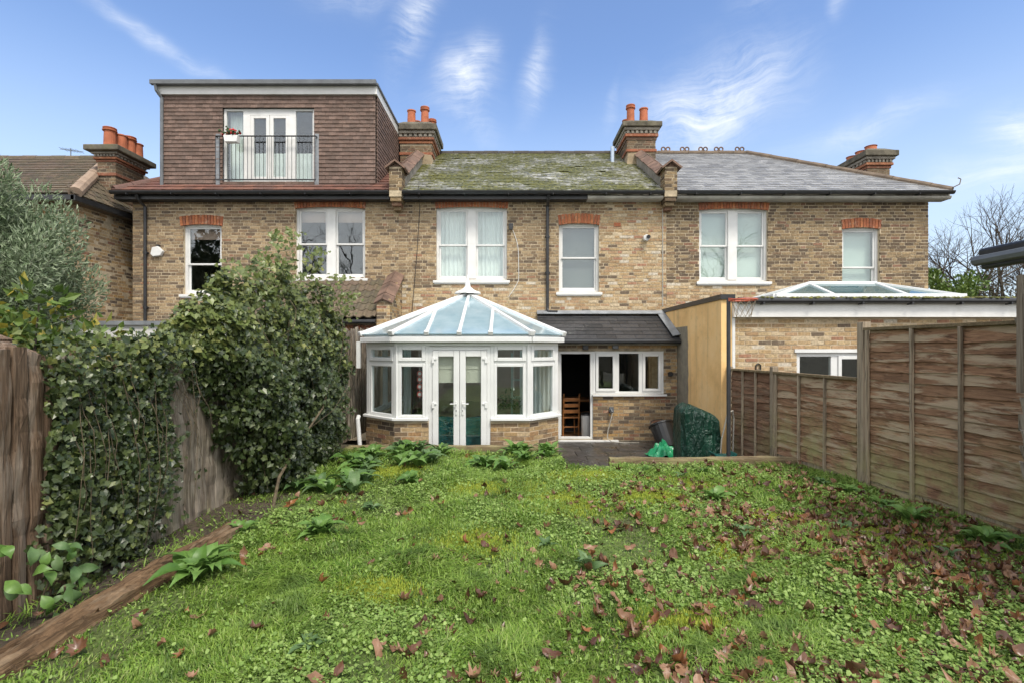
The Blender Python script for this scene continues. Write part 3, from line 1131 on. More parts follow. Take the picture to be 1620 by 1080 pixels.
MB().tube([(2.98, 15.0, 6.9), (2.98, 15.0, 7.55)], .06, 10).build('flue_pipe', plain('galvanised', (.45, .52, .60), .35, .08, metal=.6), mid)
# fittings on the wall
ft = MB()
ft.box(-.08, .03, YW - .1, YW - .004, 4.50, 4.60)
ft.box(-.07, .02, YW - .16, YW - .1, 4.43, 4.52)
ft.build('flood_light', M_black, mid, bevel=.01)
cb = []
for i in range(24):
    t = i / 23
    cb.append((.02 + .16 * math.sin(t * 2.9) + .02 * math.sin(t * 9) - .2 * max(0, t - .75) * 3, YW - .02, 4.45 - 1.62 * t))
MB().tube(cb, .007, 5).build('cable', M_white, mid)
MB().tube([(-2.2, YW - .35, 5.45), (-2.22, YW - .35, 5.2), (-2.24, YW - .02, 5.0), (-2.30, YW - .02, 4.0), (-2.45, YW - .02, 2.2)], .007, 5).build('cable', M_black, mid)
MB().tube([(3.66, YW - .015, 2.6), (3.66, YW - .015, 5.1)], .012, 5).build('cable', M_cornice, mid)
cc = MB().tube([(3.24, YW - .02, 4.25), (3.24, YW - .16, 4.24)], .075, 14)
cc.build('camera_dome', M_white, mid, bevel=.01)
MB().tube([(3.27, YW - .15, 4.26), (3.27, YW - .21, 4.25)], .045, 12).build('camera_lens', M_black, mid)
MB().box(2.48, 2.64, YW - .018, YW - .003, 4.54, 4.63).build('air_brick', M_brick_red, mid)

# ================================================================ left house with the tile-hung dormer
XLL = -9.22
lh = thing('terraced_house', (-6, YW, -.46), 'left brick terraced house with a large brown tile-hung loft dormer', 'house', 'terrace of brick houses')
ops = [(-8.0, -7.06, 2.90, 4.60), (-5.27, -3.57, 3.29, 5.03)]
wall_l = wall_core((0, YW, 0), FU, FN, XLL, XL - .004, -.46, 5.27, ops, .25, 'wall', M_mortar, lh)
wall_core((XLL, 0, 0), (0, 1, 0), (-1, 0, 0), YW, 20, -.46, 5.27, [], .25, 'side_wall', M_mortar_dark, lh)
house_shell(lh, XLL, XL)
bl = brick_list(XLL, XL - .01, 1.55, 5.23, ops + [(-8.08, -7.0, 4.55, 4.81), (-5.3, -3.54, 4.98, 5.17)])
pieces('brick', nearest_first(brick_mats((0, YW, 0), FU, FN, bl)), M_brick, wall_l, 290)
arch(lh, -8.07, -7.02, 4.55, .25)
arch(lh, -5.29, -3.55, 4.975, .20)
sash_window(lh, -8.0, -7.06, 2.90, 4.55, False, 'dark', split=.45)
sash_window(lh, -5.27, -3.57, 3.29, 4.975, True, 'dark', split=.5)
eaves(lh, XLL - .25, XL - .17)
downpipe(lh, -8.88, 1.2, 5.0)
# roof: strip at the eave, hip at the left
hipL = lambda b: b.x > -9.5 + (b.y - 12.05) * .62
roof_l = MB().add([(-9.48, ER_Y, ER_Z - .03), (XL, ER_Y, ER_Z - .03), (XL, RIDGE_Y, RIDGE_Z - .05), (-6.9, RIDGE_Y, RIDGE_Z - .05), (-9.48, 20.3, ER_Z - .03), (XL, 20.3, ER_Z - .03)],
                  [(0, 1, 2, 3), (0, 3, 4), (3, 2, 5, 4)]).build('roof', M_tile_red, lh)
tl = slate_rows(-9.5, XL - .16, ER_Y - .06, RIDGE_Y, ER_Z - .035, SL, .27, .24, .36, .03, keep=lambda b: hipL(b) and not (-8.55 < b.x < -3.4 and b.y > 12.45), jit=.003, lift=.03)
pieces('tile', nearest_first(tl), M_tile_red, roof_l, 200, jit=.02)
hp = MB()
ridge_run(hp, (-9.48, ER_Y, ER_Z + .02), (-6.95, RIDGE_Y, RIDGE_Z + .02), .1)
hp.build('hip_ridge', M_tile_red, lh)
# dormer
DX0, DX1, DY, DZ0, DZ1 = -8.62, -3.36, 12.48, 5.53, 7.86
dw = (-7.12, -4.87, 5.64, 7.50)
dorm = MB()
for (a, b, c, d) in cells(DX0, DX1, DZ0, DZ1, [dw]):
    dorm.box(a, b, DY, DY + .12, c, d)
dorm.box(DX0, DX0 + .1, DY + .12, 16.0, DZ0, DZ1 - .01)
dorm.box(DX1 - .1, DX1, DY + .12, 16.0, DZ0, DZ1 - .01)
dorm.box(DX0 + .1, DX1 - .1, 14.6, 14.7, DZ0, DZ1 - .01)
dormer = dorm.build('dormer', M_inner_dark, lh)
tm = []
g, tw = .098, .168
def hang(O, U, N, u0, u1, z0, z1, op, clip=None):
    O, U, N = Vector(O), Vector(U), Vector(N)
    z, r_ = z0, 0
    while z < z1 - .02:
        u = u0 - (tw / 2 if r_ % 2 else 0)
        while u < u1:
            a, b = max(u, u0), min(u + tw, u1)
            u += tw
            for (p, q) in ([(a, b)] if not (op and op[2] - .05 < z < op[3] - .03) else [(a, min(b, op[0])), (max(a, op[1]), b)]):
                if q - p < .03 or (clip and not clip((p + q) / 2, z)):
                    continue
                c = O + U * (p + q) / 2 + N * (.028 + random.uniform(0, .006)) + Vector((0, 0, z + .07))
                dn = (Vector((0, 0, 1)) - N * .17).normalized()
                tm.append(basis(c, U * (q - p - .004), dn.cross(U) * .013, dn * .15))
        z += g
        r_ += 1
hang((0, DY, 0), FU, FN, DX0, DX1, DZ0 + .01, DZ1 - .08, dw)
nf = len(tm)
hang((DX1, 0, 0), (0, 1, 0), (1, 0, 0), DY, 15.9, DZ0 + .01, DZ1 - .08, None, lambda u, z: z > roof_z(u) - .1)
hang((DX0, 0, 0), (0, 1, 0), (-1, 0, 0), DY, 15.9, DZ0 + .01, DZ1 - .08, None, lambda u, z: z > 5.6 and u < 13.2)
pieces('tile', nearest_first(tm), M_tile_brown, dormer, 290, rest='hung_tiles', jit=.02)
fl = MB()
fl.box(DX0 - .08, DX1 + .05, DY - .10, 16.0, 7.80, 8.00)
fl.build('fascia', M_white, dormer)
rf = MB()
rf.box(DX0 - .12, DX1 + .09, DY - .14, 16.05, 8.003, 8.06)
rf.build('flat_roof', M_grey_metal, dormer, bevel=.01)
gt = MB()
gt.box(DX0 - .16, DX1 + .06, DY - .24, DY - .143, 7.99, 8.09)
gt.tube([(DX0 - .05, DY - .19, 8.0), (DX0 - .04, DY - .16, 7.86), (DX0 + .02, DY - .06, 7.72), (DX0 + .02, DY - .06, 5.50)], .04, 10)
gt.build('gutter', M_grey_metal, dormer)
MB().box(DX0 - .05, DX1 + .05, DY - .12, DY + .0, DZ0 - .05, DZ0 + .012).build('lead_apron', M_lead, dormer)
# dormer glazed doors
dwin = MB()
frame_rect(dwin, dw[0], dw[1], dw[2], dw[3], DY + .02, DY + .10, .06, .06)
for x in (-6.60, -6.52, -5.47, -5.39):
    dwin.box(x - .045, x + .045, DY + .024, DY + .096, dw[2] + .06, dw[3] - .06)
dwin.box(-6.52, -5.47, DY + .026, DY + .094, dw[3] - .16, dw[3] - .06)
for x0_ in (-6.475, -5.99):
    frame_rect(dwin, x0_, x0_ + .475, dw[2] + .06, dw[3] - .15, DY + .03, DY + .085, .085, .12)
dwo = dwin.build('glazed_doors', M_white, dormer, bevel=.006)
for (a, b, c) in ((dw[0] + .05, -6.64, .05), (-6.41, -6.06, .14), (-5.93, -5.58, .14), (-5.35, dw[1] - .05, .05)):
    MB().box(a, b, DY + .055, DY + .062, dw[2] + c, dw[3] - c).build('pane', M_glass, dwo)
v, f = curtain_mesh(dw[0] + .05, -6.7, dw[2], dw[3], DY + .25, 5, .03, 2)
link('curtain', raw_mesh('curtain', v, f, M_curtain, True), dwo)
v, f = curtain_mesh(-6.6, dw[1] - .03, dw[2], dw[2] + .85, DY + .28, 18, .012, 5)
link('curtain', raw_mesh('curtain', v, f, M_curtain, True), dwo)
# juliet balcony
bal = MB()
bx0, bx1, by = -7.24, -4.79, DY - .13
bal.tube([(bx0, DY - .02, 6.76), (bx0, by, 6.76), (bx1, by, 6.76), (bx1, DY - .02, 6.76)], .018, 8)
bal.box(bx0, bx1, by - .012, by + .012, 5.68, 5.71)
n = 25
for i in range(n + 1):
    x = bx0 + (bx1 - bx0) * i / n
    bal.tube([(x, by, 5.70), (x, by, 6.76)], .0065, 6)
balo = bal.build('balcony_railing', M_black, dormer)
MB().box(bx0 - .04, bx0 + .06, DY - .05, DY - .035, 5.6, 6.85).box(bx1 - .06, bx1 + .04, DY - .05, DY - .035, 5.6, 6.85).build('rail_plate', M_lead, balo)
fp = thing('flower_box', (-6.80, by - .1, 6.5), 'white flower box with red blooms hooked on the dormer balcony railing', 'flower box')
MB().prism([(-6.93, 6.56), (-6.64, 6.56), (-6.61, 6.72), (-6.96, 6.72)], 'y', by - .17, by - .022).build('planter', M_white, fp, bevel=.008)
fr, fg = [], []
for i in range(60):
    c = (random.gauss(-6.83, .09), by - .1 + random.gauss(0, .04), 6.76 + abs(random.gauss(0, .06)))
    M = Matrix.Translation(c) @ Matrix.Rotation(random.uniform(0, 6), 4, 'Z') @ Matrix.Rotation(random.uniform(0, 1.2), 4, 'X') @ Matrix.Scale(random.uniform(.02, .04), 4)
    (fr if i % 3 == 0 else fg).append(np.array(M))
joined('bloom', ico, icf, fr, plain('red_petal', (.5, .015, .02), .6), fp)
joined('foliage', ico, icf, fg, plain('plant_green', (.035, .07, .02), .7), fp)
al = MB()
hx = [(-8.70, 4.02), (-8.56, 4.05), (-8.44, 3.93), (-8.50, 3.82), (-8.68, 3.80), (-8.74, 3.86)]
al.prism(hx, 'y', YW - .09, YW - .004)
alo = al.build('alarm_box', M_white, lh, bevel=.012)
MB().box(-8.61, -8.54, YW - .08, YW - .006, 4.055, 4.085).build('alarm_lamp', M_black, alo)

# ================================================================ right house with hipped slate roof
XRR = 10.12
rh = thing('terraced_house', (7, YW, -.46), 'right end brick terraced house with plain grey hipped slate roof', 'house', 'terrace of brick houses')
ops = [(4.55, 6.23, 3.21, 4.98), (8.03, 8.95, 2.90, 4.52)]
wall_r = wall_core((0, YW, 0), FU, FN, XR + .004, XRR, -.46, 5.27, ops, .25, 'wall', M_mortar, rh)
wall_core((XRR, 0, 0), (0, 1, 0), (1, 0, 0), YW + .25, 20, -.46, 5.27, [], .25, 'side_wall', M_mortar_dark, rh)
house_shell(rh, XR, XRR)
bl = brick_list(XR + .01, XRR, 2.35, 5.23, ops + [(4.52, 6.26, 4.93, 5.13), (8.0, 8.98, 4.47, 4.72)])
lowb = lambda b: b[1] < 3.12 + .06 * math.sin(b[0] * 5)
pieces('brick', nearest_first(brick_mats((0, YW, 0), FU, FN, [b for b in bl if not lowb(b)])), M_brick_dark, wall_r, 220)
pieces('brick', nearest_first(brick_mats((0, YW, 0), FU, FN, [b for b in bl if lowb(b)])), M_brick_light, wall_r, 60, rest='pale_bricks')
arch(rh, 4.53, 6.25, 4.935, .20)
arch(rh, 8.01, 8.97, 4.475, .25)
sash_window(rh, 4.55, 6.23, 3.21, 4.935, True, 'blind', seed=8, split=.51)
sash_window(rh, 8.03, 8.95, 2.90, 4.475, False, 'blind', split=.42)
eaves(rh, XR + .17, XRR + .3, True)
EX = 10.42
HX = 7.5
roof_r = MB().add([(XR, ER_Y + .02, ER_Z - .03), (EX, ER_Y + .02, ER_Z - .03), (HX, RIDGE_Y, RIDGE_Z - .05), (XR, RIDGE_Y, RIDGE_Z - .05), (EX, 20.3, ER_Z - .03), (XR, 20.3, ER_Z - .03)],
                  [(0, 1, 2, 3), (1, 4, 2), (3, 2, 4, 5)]).build('roof', M_slate, rh)
hipR = lambda b: b.x < EX - (b.y - ER_Y) * (EX - HX) / (RIDGE_Y - ER_Y)
sm = nearest_first(slate_rows(XR + .16, EX + .02, ER_Y - .06, RIDGE_Y, ER_Z - .035, SL, .19, .26, .40, .012, keep=hipR, jit=.006, lift=.026))
pieces('slate', sm, M_slate, roof_r, 300, jit=.015)
M_hip = plain('hip_tile', (.16, .12, .085), .9, .2, 4, .4)
hp = MB()
ridge_run(hp, (EX + .03, ER_Y - .03, ER_Z + .0), (HX, RIDGE_Y, RIDGE_Z + .04), .09, .42)
hp.tube([(EX + .02, ER_Y - .08, ER_Z + .06), (EX + .14, ER_Y - .12, ER_Z + .12), (EX + .17, ER_Y - .12, ER_Z + .24), (EX + .10, ER_Y - .12, ER_Z + .27)], .012, 6)
hp.build('hip_ridge', M_hip, rh)
rd = MB()
ridge_run(rd, (XR + .45, RIDGE_Y, RIDGE_Z + .03), (HX + .05, RIDGE_Y, RIDGE_Z + .03), .085, .45)
ro = rd.build('ridge', M_hip, rh)
for x in (4.92, 5.53, 6.12, 6.62, 7.29):
    for s in (-.075, .075):
        pts = [(x + s + .062 * math.cos(a), RIDGE_Y, RIDGE_Z + .17 + .062 * math.sin(a)) for a in [i * math.pi / 7 for i in range(15)]]
        MB().tube(pts, .022, 6, caps=False).build('crest', M_terra_dark, ro)
chimney(rh, 9.98, 10.60, 14.2, 15.5, 5.4, 6.62, 6.94, 7.22, [(10.25, 14.45, .12, 'plain'), (10.25, 14.85, .12, 'plain'), (10.25, 15.25, .12, 'plain')], nb=20, pot_r=.14)

# ================================================================ far left house, mostly behind the olive tree
fh = thing('neighbouring_house', (-12, 12, -.3), 'brick house at far left edge with brown tiled roof behind the olive tree', 'house')
FX, FY = -9.78, 11.3
EZ = 4.92
wf = wall_core((FX, 0, 0), (0, 1, 0), (1, 0, 0), FY, 19, -.4, EZ, [], .3, 'wall', M_mortar, fh)
wall_core((0, FY, 0), FU, FN, -17, FX - .003, -.4, EZ, [], .3, 'wall_rear', M_mortar, fh)
bl = brick_mats((FX, 0, 0), (0, 1, 0), (1, 0, 0), brick_list(FY, 14.2, 1.4, EZ - .03, []), .002, .004)
pieces('brick', nearest_first(bl), M_brick_mix, wf, 280)
pieces('brick', nearest_first(brick_mats((0, FY, 0), FU, FN, brick_list(-12, FX, 2.2, EZ - .03, []))), M_brick_mix, wf, 10)
RY2, RZ2 = 14.1, 6.80
s2 = (RZ2 - EZ) / (RY2 - FY + .25)
fr_ = MB().add([(-18, FY - .25, EZ), (FX + .22, FY - .25, EZ), (-11.2, RY2, RZ2), (-18, RY2, RZ2), (FX + .22, 18, EZ), (-18, 18, EZ)], [(0, 1, 2, 3), (1, 4, 2), (3, 2, 4, 5)])
fr_.box(-18, FX + .22, FY - .25, 18, EZ - .12, EZ - .02)
froof = fr_.build('roof', M_tile_old, fh)
tl = slate_rows(-15.5, FX + .22, FY - .30, RY2, EZ + .0, s2, .2, .22, .28, .03, keep=lambda b: b.x < FX + .2 - (b.y - FY + .25) * .54, jit=.004, lift=.03)
pieces('tile', nearest_first(tl), M_tile_old, froof, 200, jit=.02)
# tiles on the hip end
hm = []
ah = math.atan2(RZ2 - EZ, 11.2 + FX + .22)
Vh = Vector((-math.cos(ah), 0, math.sin(ah)))
Nh = Vector((math.sin(ah), 0, math.cos(ah)))
for r_ in range(12):
    y = FY - .25 + (r_ % 2) * .1
    while y < 15.5:
        base = Vector((FX + .26, y, EZ)) + Vh * (r_ * .2)
        rise_y = FY - .25 + (FX + .22 - base.x) / 1.2 * (RY2 - FY + .25) * .82
        if y > rise_y and r_ * .2 < 2.3:
            hm.append(basis(base + Vh * .12 + Nh * .03, Vector((0, .21, 0)), (Vh - Nh * .1) * .27, Nh * .025))
        y += .22
pieces('tile', nearest_first(hm), M_tile_old, froof, 60, rest='hip_tiles', jit=.02)
hp = MB()
ridge_run(hp, (FX + .26, FY - .28, EZ + .05), (-11.2, RY2, RZ2 + .05), .13, .5)
hp.build('hip_ridge', plain('clay_hip', (.30, .22, .16), .9, .15, 4, .3), fh)
rr = MB()
ridge_run(rr, (-18, RY2, RZ2 + .04), (-11.2, RY2, RZ2 + .04), .1, .4)
rr.build('ridge', M_tile_old, fh)
MB().box(-17, FX + .30, FY - .36, FY - .26, EZ - .12, EZ - .01).build('gutter', M_black, fh)
MB().box(FX + .23, FX + .33, FY - .36, 17, EZ - .13, EZ - .02).build('gutter', M_black, fh)
chimney(fh, -10.16, -9.72, 12.4, 13.35, 4.7, 6.14, 6.38, 6.62, [(-9.98, 12.55, .42, 'roll'), (-9.93, 12.85, .36, 'plain'), (-9.9, 13.1, .42, 'roll'), (-9.86, 13.3, .32, 'plain')], nb=20, pot_r=.125, cap_out=.2)
ae = MB()
ae.tube([(-12.3, 14.1, 6.8), (-12.3, 14.1, 7.15)], .012, 6)
ae.tube([(-12.6, 14.1, 7.13), (-11.95, 14.1, 7.05)], .008, 5)
for i in range(6):
    x = -12.5 + i * .09
    ae.tube([(x, 13.95, 7.12 - i * .012), (x, 14.25, 7.12 - i * .012)], .005, 4)
ae.build('aerial', M_grey_metal, fh)

# ================================================================ kitchen lean-to between conservatory and yellow wall
KY = 11.22
kx = thing('kitchen_extension', (2.2, KY, -.46), 'small brick lean-to kitchen with black slate roof and open door beside the conservatory', 'extension')
kops = [(1.02, 1.80, -.42, 1.53), (1.80, 3.37, .58, 1.53)]
kw = wall_core((0, KY, 0), FU, FN, .86, 3.665, -.46, 1.74, kops, .22, 'wall', M_mortar_dark, kx)
pieces('brick', nearest_first(brick_mats((0, KY, 0), FU, FN, brick_list(.86, 3.66, -.44, 1.72, kops, False))), M_brick_mix, kw, 290)
KS = (2.42 - 1.80) / (YW - 11.02)
kr = MB().slab([(.62, 11.06, 1.79), (3.66, 11.06, 1.79), (3.66, YW - .01, 2.40), (.62, YW - .01, 2.40)], -.06).build('roof', M_inner_dark, kx)
pieces('slate', nearest_first(slate_rows(.60, 3.665, 11.0, YW - .03, 1.775, KS, .20, .42, .36, .012, jit=.003, lift=.014)), M_slate_black, kr, 300, jit=.01)
MB().slab([(.60, YW - .20, 2.40), (3.66, YW - .20, 2.40), (3.66, YW - .015, 2.49), (.60, YW - .015, 2.49)], .012).build('lead_flashing', M_lead, kx)
MB().slab([(3.50, 11.0, 1.85), (3.665, 11.0, 1.88), (3.665, YW - .03, 2.50), (3.50, YW - .03, 2.46)], .012).build('lead_flashing', M_lead, kx)
ev = MB()
ev.box(.84, 3.66, 11.10, 11.21, 1.66, 1.75)
ev.build('fascia', M_cornice, kx)
MB().tube([(.8, 11.0, 1.74), (3.66, 11.0, 1.74)], .055, 10).build('gutter', M_black, kx)
# door frame, open leaf, window
df = MB()
frame_rect(df, 1.02, 1.80, -.42, 1.53, KY + .03, KY + .12, .06, .05)
df.box(1.74, 1.90, KY + .028, KY + .122, -.42, .60)
dfo = df.build('door_frame', M_upvc, kx, bevel=.006)
MB().box(.9, 2.35, KY - .10, KY + .03, -.47, -.43).build('threshold', M_upvc, kx, bevel=.006)
dl = MB()
for a, b in ((0, .1), (.62, .72)):
    dl.box(1.06, 1.11, KY + .14 + a, KY + .14 + b, -.36, 1.46)
dl.box(1.06, 1.11, KY + .24, KY + .76, -.36, -.2)
dl.box(1.06, 1.11, KY + .24, KY + .76, 1.36, 1.46)
dlo = dl.build('door', M_upvc, kx, bevel=.006)
MB().box(1.08, 1.087, KY + .24, KY + .76, -.2, 1.36).build('pane', M_glass, dlo)
wn = MB()
frame_rect(wn, 1.80, 3.37, .58, 1.53, KY + .02, KY + .10, .055)
for x in (2.34, 2.86):
    wn.box(x - .04, x + .04, KY + .022, KY + .098, .63, 1.48)
for a, b in ((1.86, 2.30), (2.90, 3.315)):
    frame_rect(wn, a, b, .64, 1.475, KY + .0, KY + .06, .06)
wno = wn.build('window', M_upvc, kx, bevel=.006)
for a, b in ((1.91, 2.25), (2.38, 2.82), (2.95, 3.27)):
    MB().box(a, b, KY + .045, KY + .052, .64, 1.48).build('pane', M_glass, wno)
MB().box(1.78, 3.42, KY - .07, KY + .03, .535, .578).build('sill', M_upvc, wno, bevel=.006)
# walls and floor of the room behind
rm = MB()
rm.box(.86, 3.66, KY + .22, 15.3, -.54, -.47)
rm.build('floor', M_floor_in, kx)
rm = MB()
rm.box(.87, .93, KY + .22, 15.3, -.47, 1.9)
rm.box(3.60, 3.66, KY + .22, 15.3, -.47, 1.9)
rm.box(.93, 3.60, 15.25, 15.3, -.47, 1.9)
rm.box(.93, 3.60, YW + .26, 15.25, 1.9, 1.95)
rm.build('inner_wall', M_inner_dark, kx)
for (x, z) in ((1.62, 1.61), (2.28, 1.63)):
    MB().box(x - .06, x + .06, KY - .12, KY - .004, z - .05, z + .05).build('flood_light', M_black if x < 2 else M_grey_metal, kx, bevel=.012)
MB().tube([(3.50, KY - .004, 1.03), (3.50, KY - .09, 1.03)], .05, 12).build('wall_lamp', M_black, kx)
tp = MB()
tp.tube([(2.18, KY - .004, .25), (2.18, KY - .1, .25), (2.2, KY - .13, .2)], .018, 8)
tp.box(2.15, 2.25, KY - .05, KY - .004, .18, .3)
hs = [(2.2, KY - .13, .18), (2.16, KY - .14, .0), (2.10, KY - .15, -.2), (2.08, KY - .18, -.36), (2.16, KY - .25, -.43), (2.4, KY - .3, -.445), (2.75, KY - .28, -.445)]
tag(MB().tube(hs, .012, 7).build('garden_hose', M_cornice), 'thin grey garden hose hanging from the kitchen wall tap', 'hose')
tp.build('tap', M_grey_metal, kx)

# kitchen furniture seen through the open door
def chair(name, x, y, rz, label):
    t = thing(name, (x, y, -.47), label, 'chair', 'wooden kitchen chairs')
    T = Matrix.Translation((x, y, -.47)) @ Matrix.Rotation(rz, 4, 'Z')
    def put(nm, fn):
        m = MB(); fn(m)
        m.v = [tuple(T @ Vector(p)) for p in m.v]
        return m.build(nm, M_chairwood, t, bevel=.004)
    put('seat', lambda m: m.box(-.21, .21, -.2, .2, .42, .455))
    for sx in (-1, 1):
        put('leg', lambda m: m.tube([(sx * .18, .17, .42), (sx * .19, .18, 0)], [.02, .016], 8))
        put('back_post', lambda m: m.tube([(sx * .19, -.18, 0), (sx * .19, -.19, .45), (sx * .19, -.25, 1.0)], .02, 8))
    for z in (.58, .72, .86):
        put('back_slat', lambda m: m.box(-.18, .18, -.225 - (z - .45) * .09, -.205 - (z - .45) * .09, z - .035, z + .045))
    put('stretcher', lambda m: m.box(-.18, .18, -.19, -.17, .2, .23))
chair('dining_chair', 1.36, 12.1, .15, 'wooden ladder-back chair nearest inside the open kitchen door')
chair('dining_chair', 1.95, 12.75, 2.0, 'wooden chair turned sideways behind the nearest kitchen chair')
tb = thing('dining_table', (1.75, 13.0, -.47), 'wooden table inside the dark kitchen doorway', 'table')
MB().box(1.25, 2.6, 12.75, 13.7, .25, .29).build('table_top', M_chairwood, tb, bevel=.006)
for (x, y) in ((1.32, 12.82), (2.53, 12.82), (1.32, 13.6), (2.53, 13.6)):
    MB().tube([(x, y, .25), (x, y, -.47)], .03, 8).build('leg', M_chairwood, tb)
bn = thing('kitchen_bin', (1.88, 11.75, -.47), 'white pedal bin just inside the kitchen door', 'bin')
MB().lathe((1.73, 11.72, -.47), [(.12, 0), (.13, .5), (.125, .52)], 16).build('body', M_upvc, bn)
MB().lathe((1.73, 11.72, .055), [(.135, 0), (.13, .04), (.06, .06)], 16).build('lid', M_black, bn)

# ================================================================ neighbour's flat-roofed extension on the right
NY = 8.89
ne = thing('rear_extension', (7, NY, -.46), 'flat-roofed brick extension with white fascia, roof lantern and yellow side wall', 'extension')
nops = [(5.0, 6.75, .55, 1.52)]
nw = wall_core((0, NY, 0), FU, FN, 3.86, 10.4, -.46, 2.2, nops, .22, 'wall', M_mortar_light, ne)
pieces('brick', nearest_first(brick_mats((0, NY, 0), FU, FN, brick_list(3.87, 9.5, .6, 2.14, nops, False))), M_brick_light, nw, 290)


def fn_yellow(t, p, o, pos):
    n = t.noise(pos, 1.6, 6, .6, .3)
    f = t.noise(pos, 7, 6, .65)
    c = t.ramp(n, [(.25, (.62, .38, .15)), (.5, (.78, .51, .22)), (.75, (.82, .58, .29))])
    c = t.mix(t.ramp(f, [(.56, 0.0), (.72, .35)]), c, (.36, .27, .14))
    drip = t.noise(t.mapping(pos, scale=(7, 7, .5)), 1.0, 5, .6)
    c = t.mix(t.ramp(drip, [(.52, 0.0), (.72, .5)]), c, (.40, .28, .14))
    s = t.n('ShaderNodeSeparateXYZ', {0: pos}).outputs
    # cement patch beside the kitchen: its edge wanders with the noise
    edge = t.math('ADD', s[1], t.math('MULTIPLY', t.math('SUBTRACT', t.noise(pos, 2.2, 4), .5), .22))
    e2 = t.math('ADD', edge, t.math('MULTIPLY', t.math('SUBTRACT', s[2], 1.0), t.math('MULTIPLY', t.math('GREATER_THAN', s[2], 2.05), -1.6)))
    k = t.ramp(e2, [(0.0, 0.0), (1.0, 1.0)])
    k = t.n('ShaderNodeMapRange', {0: e2, 1: 10.52, 2: 10.56, 3: 0.0, 4: 1.0}).outputs[0]
    c = t.mix(k, c, t.ramp(f, [(.3, (.15, .135, .105)), (.7, (.25, .225, .17))]))
    setp(t, p, Base_Color=c, Roughness=.9)
    bump(t, p, f, .15, .01)


M_yellow = material('yellow_render', fn_yellow)
MB().box(3.67, 3.855, NY - .02, YW - .004, -.46, 2.44).build('yellow_wall', M_yellow, ne)
MB().box(3.645, 3.90, NY - .06, YW - .006, 2.443, 2.53).build('wall_capping', M_black, ne)
MB().box(3.86, 3.91, NY - .03, NY - .004, -.4, 2.2).build('corner_trim', M_white, ne)
MB().box(3.86, 10.5, NY - .12, NY - .004, 2.13, 2.37).build('fascia', M_white, ne)
MB().box(3.90, 10.5, NY - .10, YW - .006, 2.375, 2.45).build('flat_roof', M_grey_metal, ne)
gu = MB().tube([(3.9, NY - .18, 2.41), (10.6, NY - .18, 2.41)], .055, 10)
x = 4.3
while x < 10:
    gu.box(x, x + .03, NY - .24, NY - .1, 2.34, 2.38)
    x += .85
gu.build('gutter', M_black, ne)
mm = []
for i in range(900):
    s = random.uniform(.012, .035)
    mm.append(np.array(Matrix.Translation((random.uniform(4.3, 10.3), NY - .16 + random.gauss(0, .03), 2.455 + random.uniform(-.01, .01))) @ Matrix.Rotation(random.uniform(0, 6), 4, 'Z') @ Matrix.Diagonal((s * 1.6, s, s * .7, 1))))
joined('moss', ico, icf, mm, M_moss, ne, smooth=True)
nwn = MB()
frame_rect(nwn, 5.0, 6.75, .55, 1.52, NY + .02, NY + .1, .07)
nwn.box(5.62, 5.74, NY + .022, NY + .098, .6, 1.47)
nwn.box(6.2, 6.3, NY + .022, NY + .098, .6, 1.47)
frame_rect(nwn, 5.74, 6.2, .6, 1.465, NY + .0, NY + .06, .06)
nwo = nwn.build('window', M_upvc, ne, bevel=.006)
for a, b in ((5.05, 5.63), (5.78, 6.16), (6.28, 6.7)):
    MB().box(a, b, NY + .045, NY + .052, .6, 1.48).build('pane', M_glass, nwo)
MB().box(4.96, 6.79, NY - .03, NY + .02, 1.52, 1.58).build('window_head', M_upvc, nwo)
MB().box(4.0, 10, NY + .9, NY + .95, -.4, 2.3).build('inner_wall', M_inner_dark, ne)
# roof lantern
LZ0, LZ1 = 2.58, 2.93
base = [(5.0, 9.6), (8.6, 9.6), (8.6, 11.4), (5.0, 11.4)]
rdg = [(6.15, 10.5), (7.55, 10.5)]
lan = MB()
P = [Vector((*b_, LZ0)) for b_ in base]
Q = [Vector((*b_, LZ1)) for b_ in rdg]
for i in range(4):
    lan.beam(P[i], P[(i + 1) % 4], .09, .08)
lan.beam(Q[0], Q[1], .08, .08)
for a, b in ((0, 0), (3, 0), (1, 1), (2, 1)):
    lan.beam(P[a], Q[b], .09, .06)
for x in (6.15, 7.55):
    for y in (9.6, 11.4):
        lan.beam((x, y, LZ0), (x, 10.5, LZ1), .07, .055)
lan.box(4.97, 8.63, 9.57, 11.43, 2.452, 2.53)
lno = lan.build('roof_lantern', M_upvc, ne, bevel=.008)
z_ = Vector((0, 0, -.012))
for poly in ((P[0], Vector((6.15, 9.6, LZ0)), Q[0]), (Vector((6.15, 9.6, LZ0)), Vector((7.55, 9.6, LZ0)), Q[1], Q[0]), (Vector((7.55, 9.6, LZ0)), P[1], Q[1]), (P[3], P[0], Q[0]), (P[1], P[2], Q[1]), (P[2], P[3], Q[0], Q[1])):
    MB().slab([q + z_ for q in poly], .012).build('pane', M_lantern, lno)

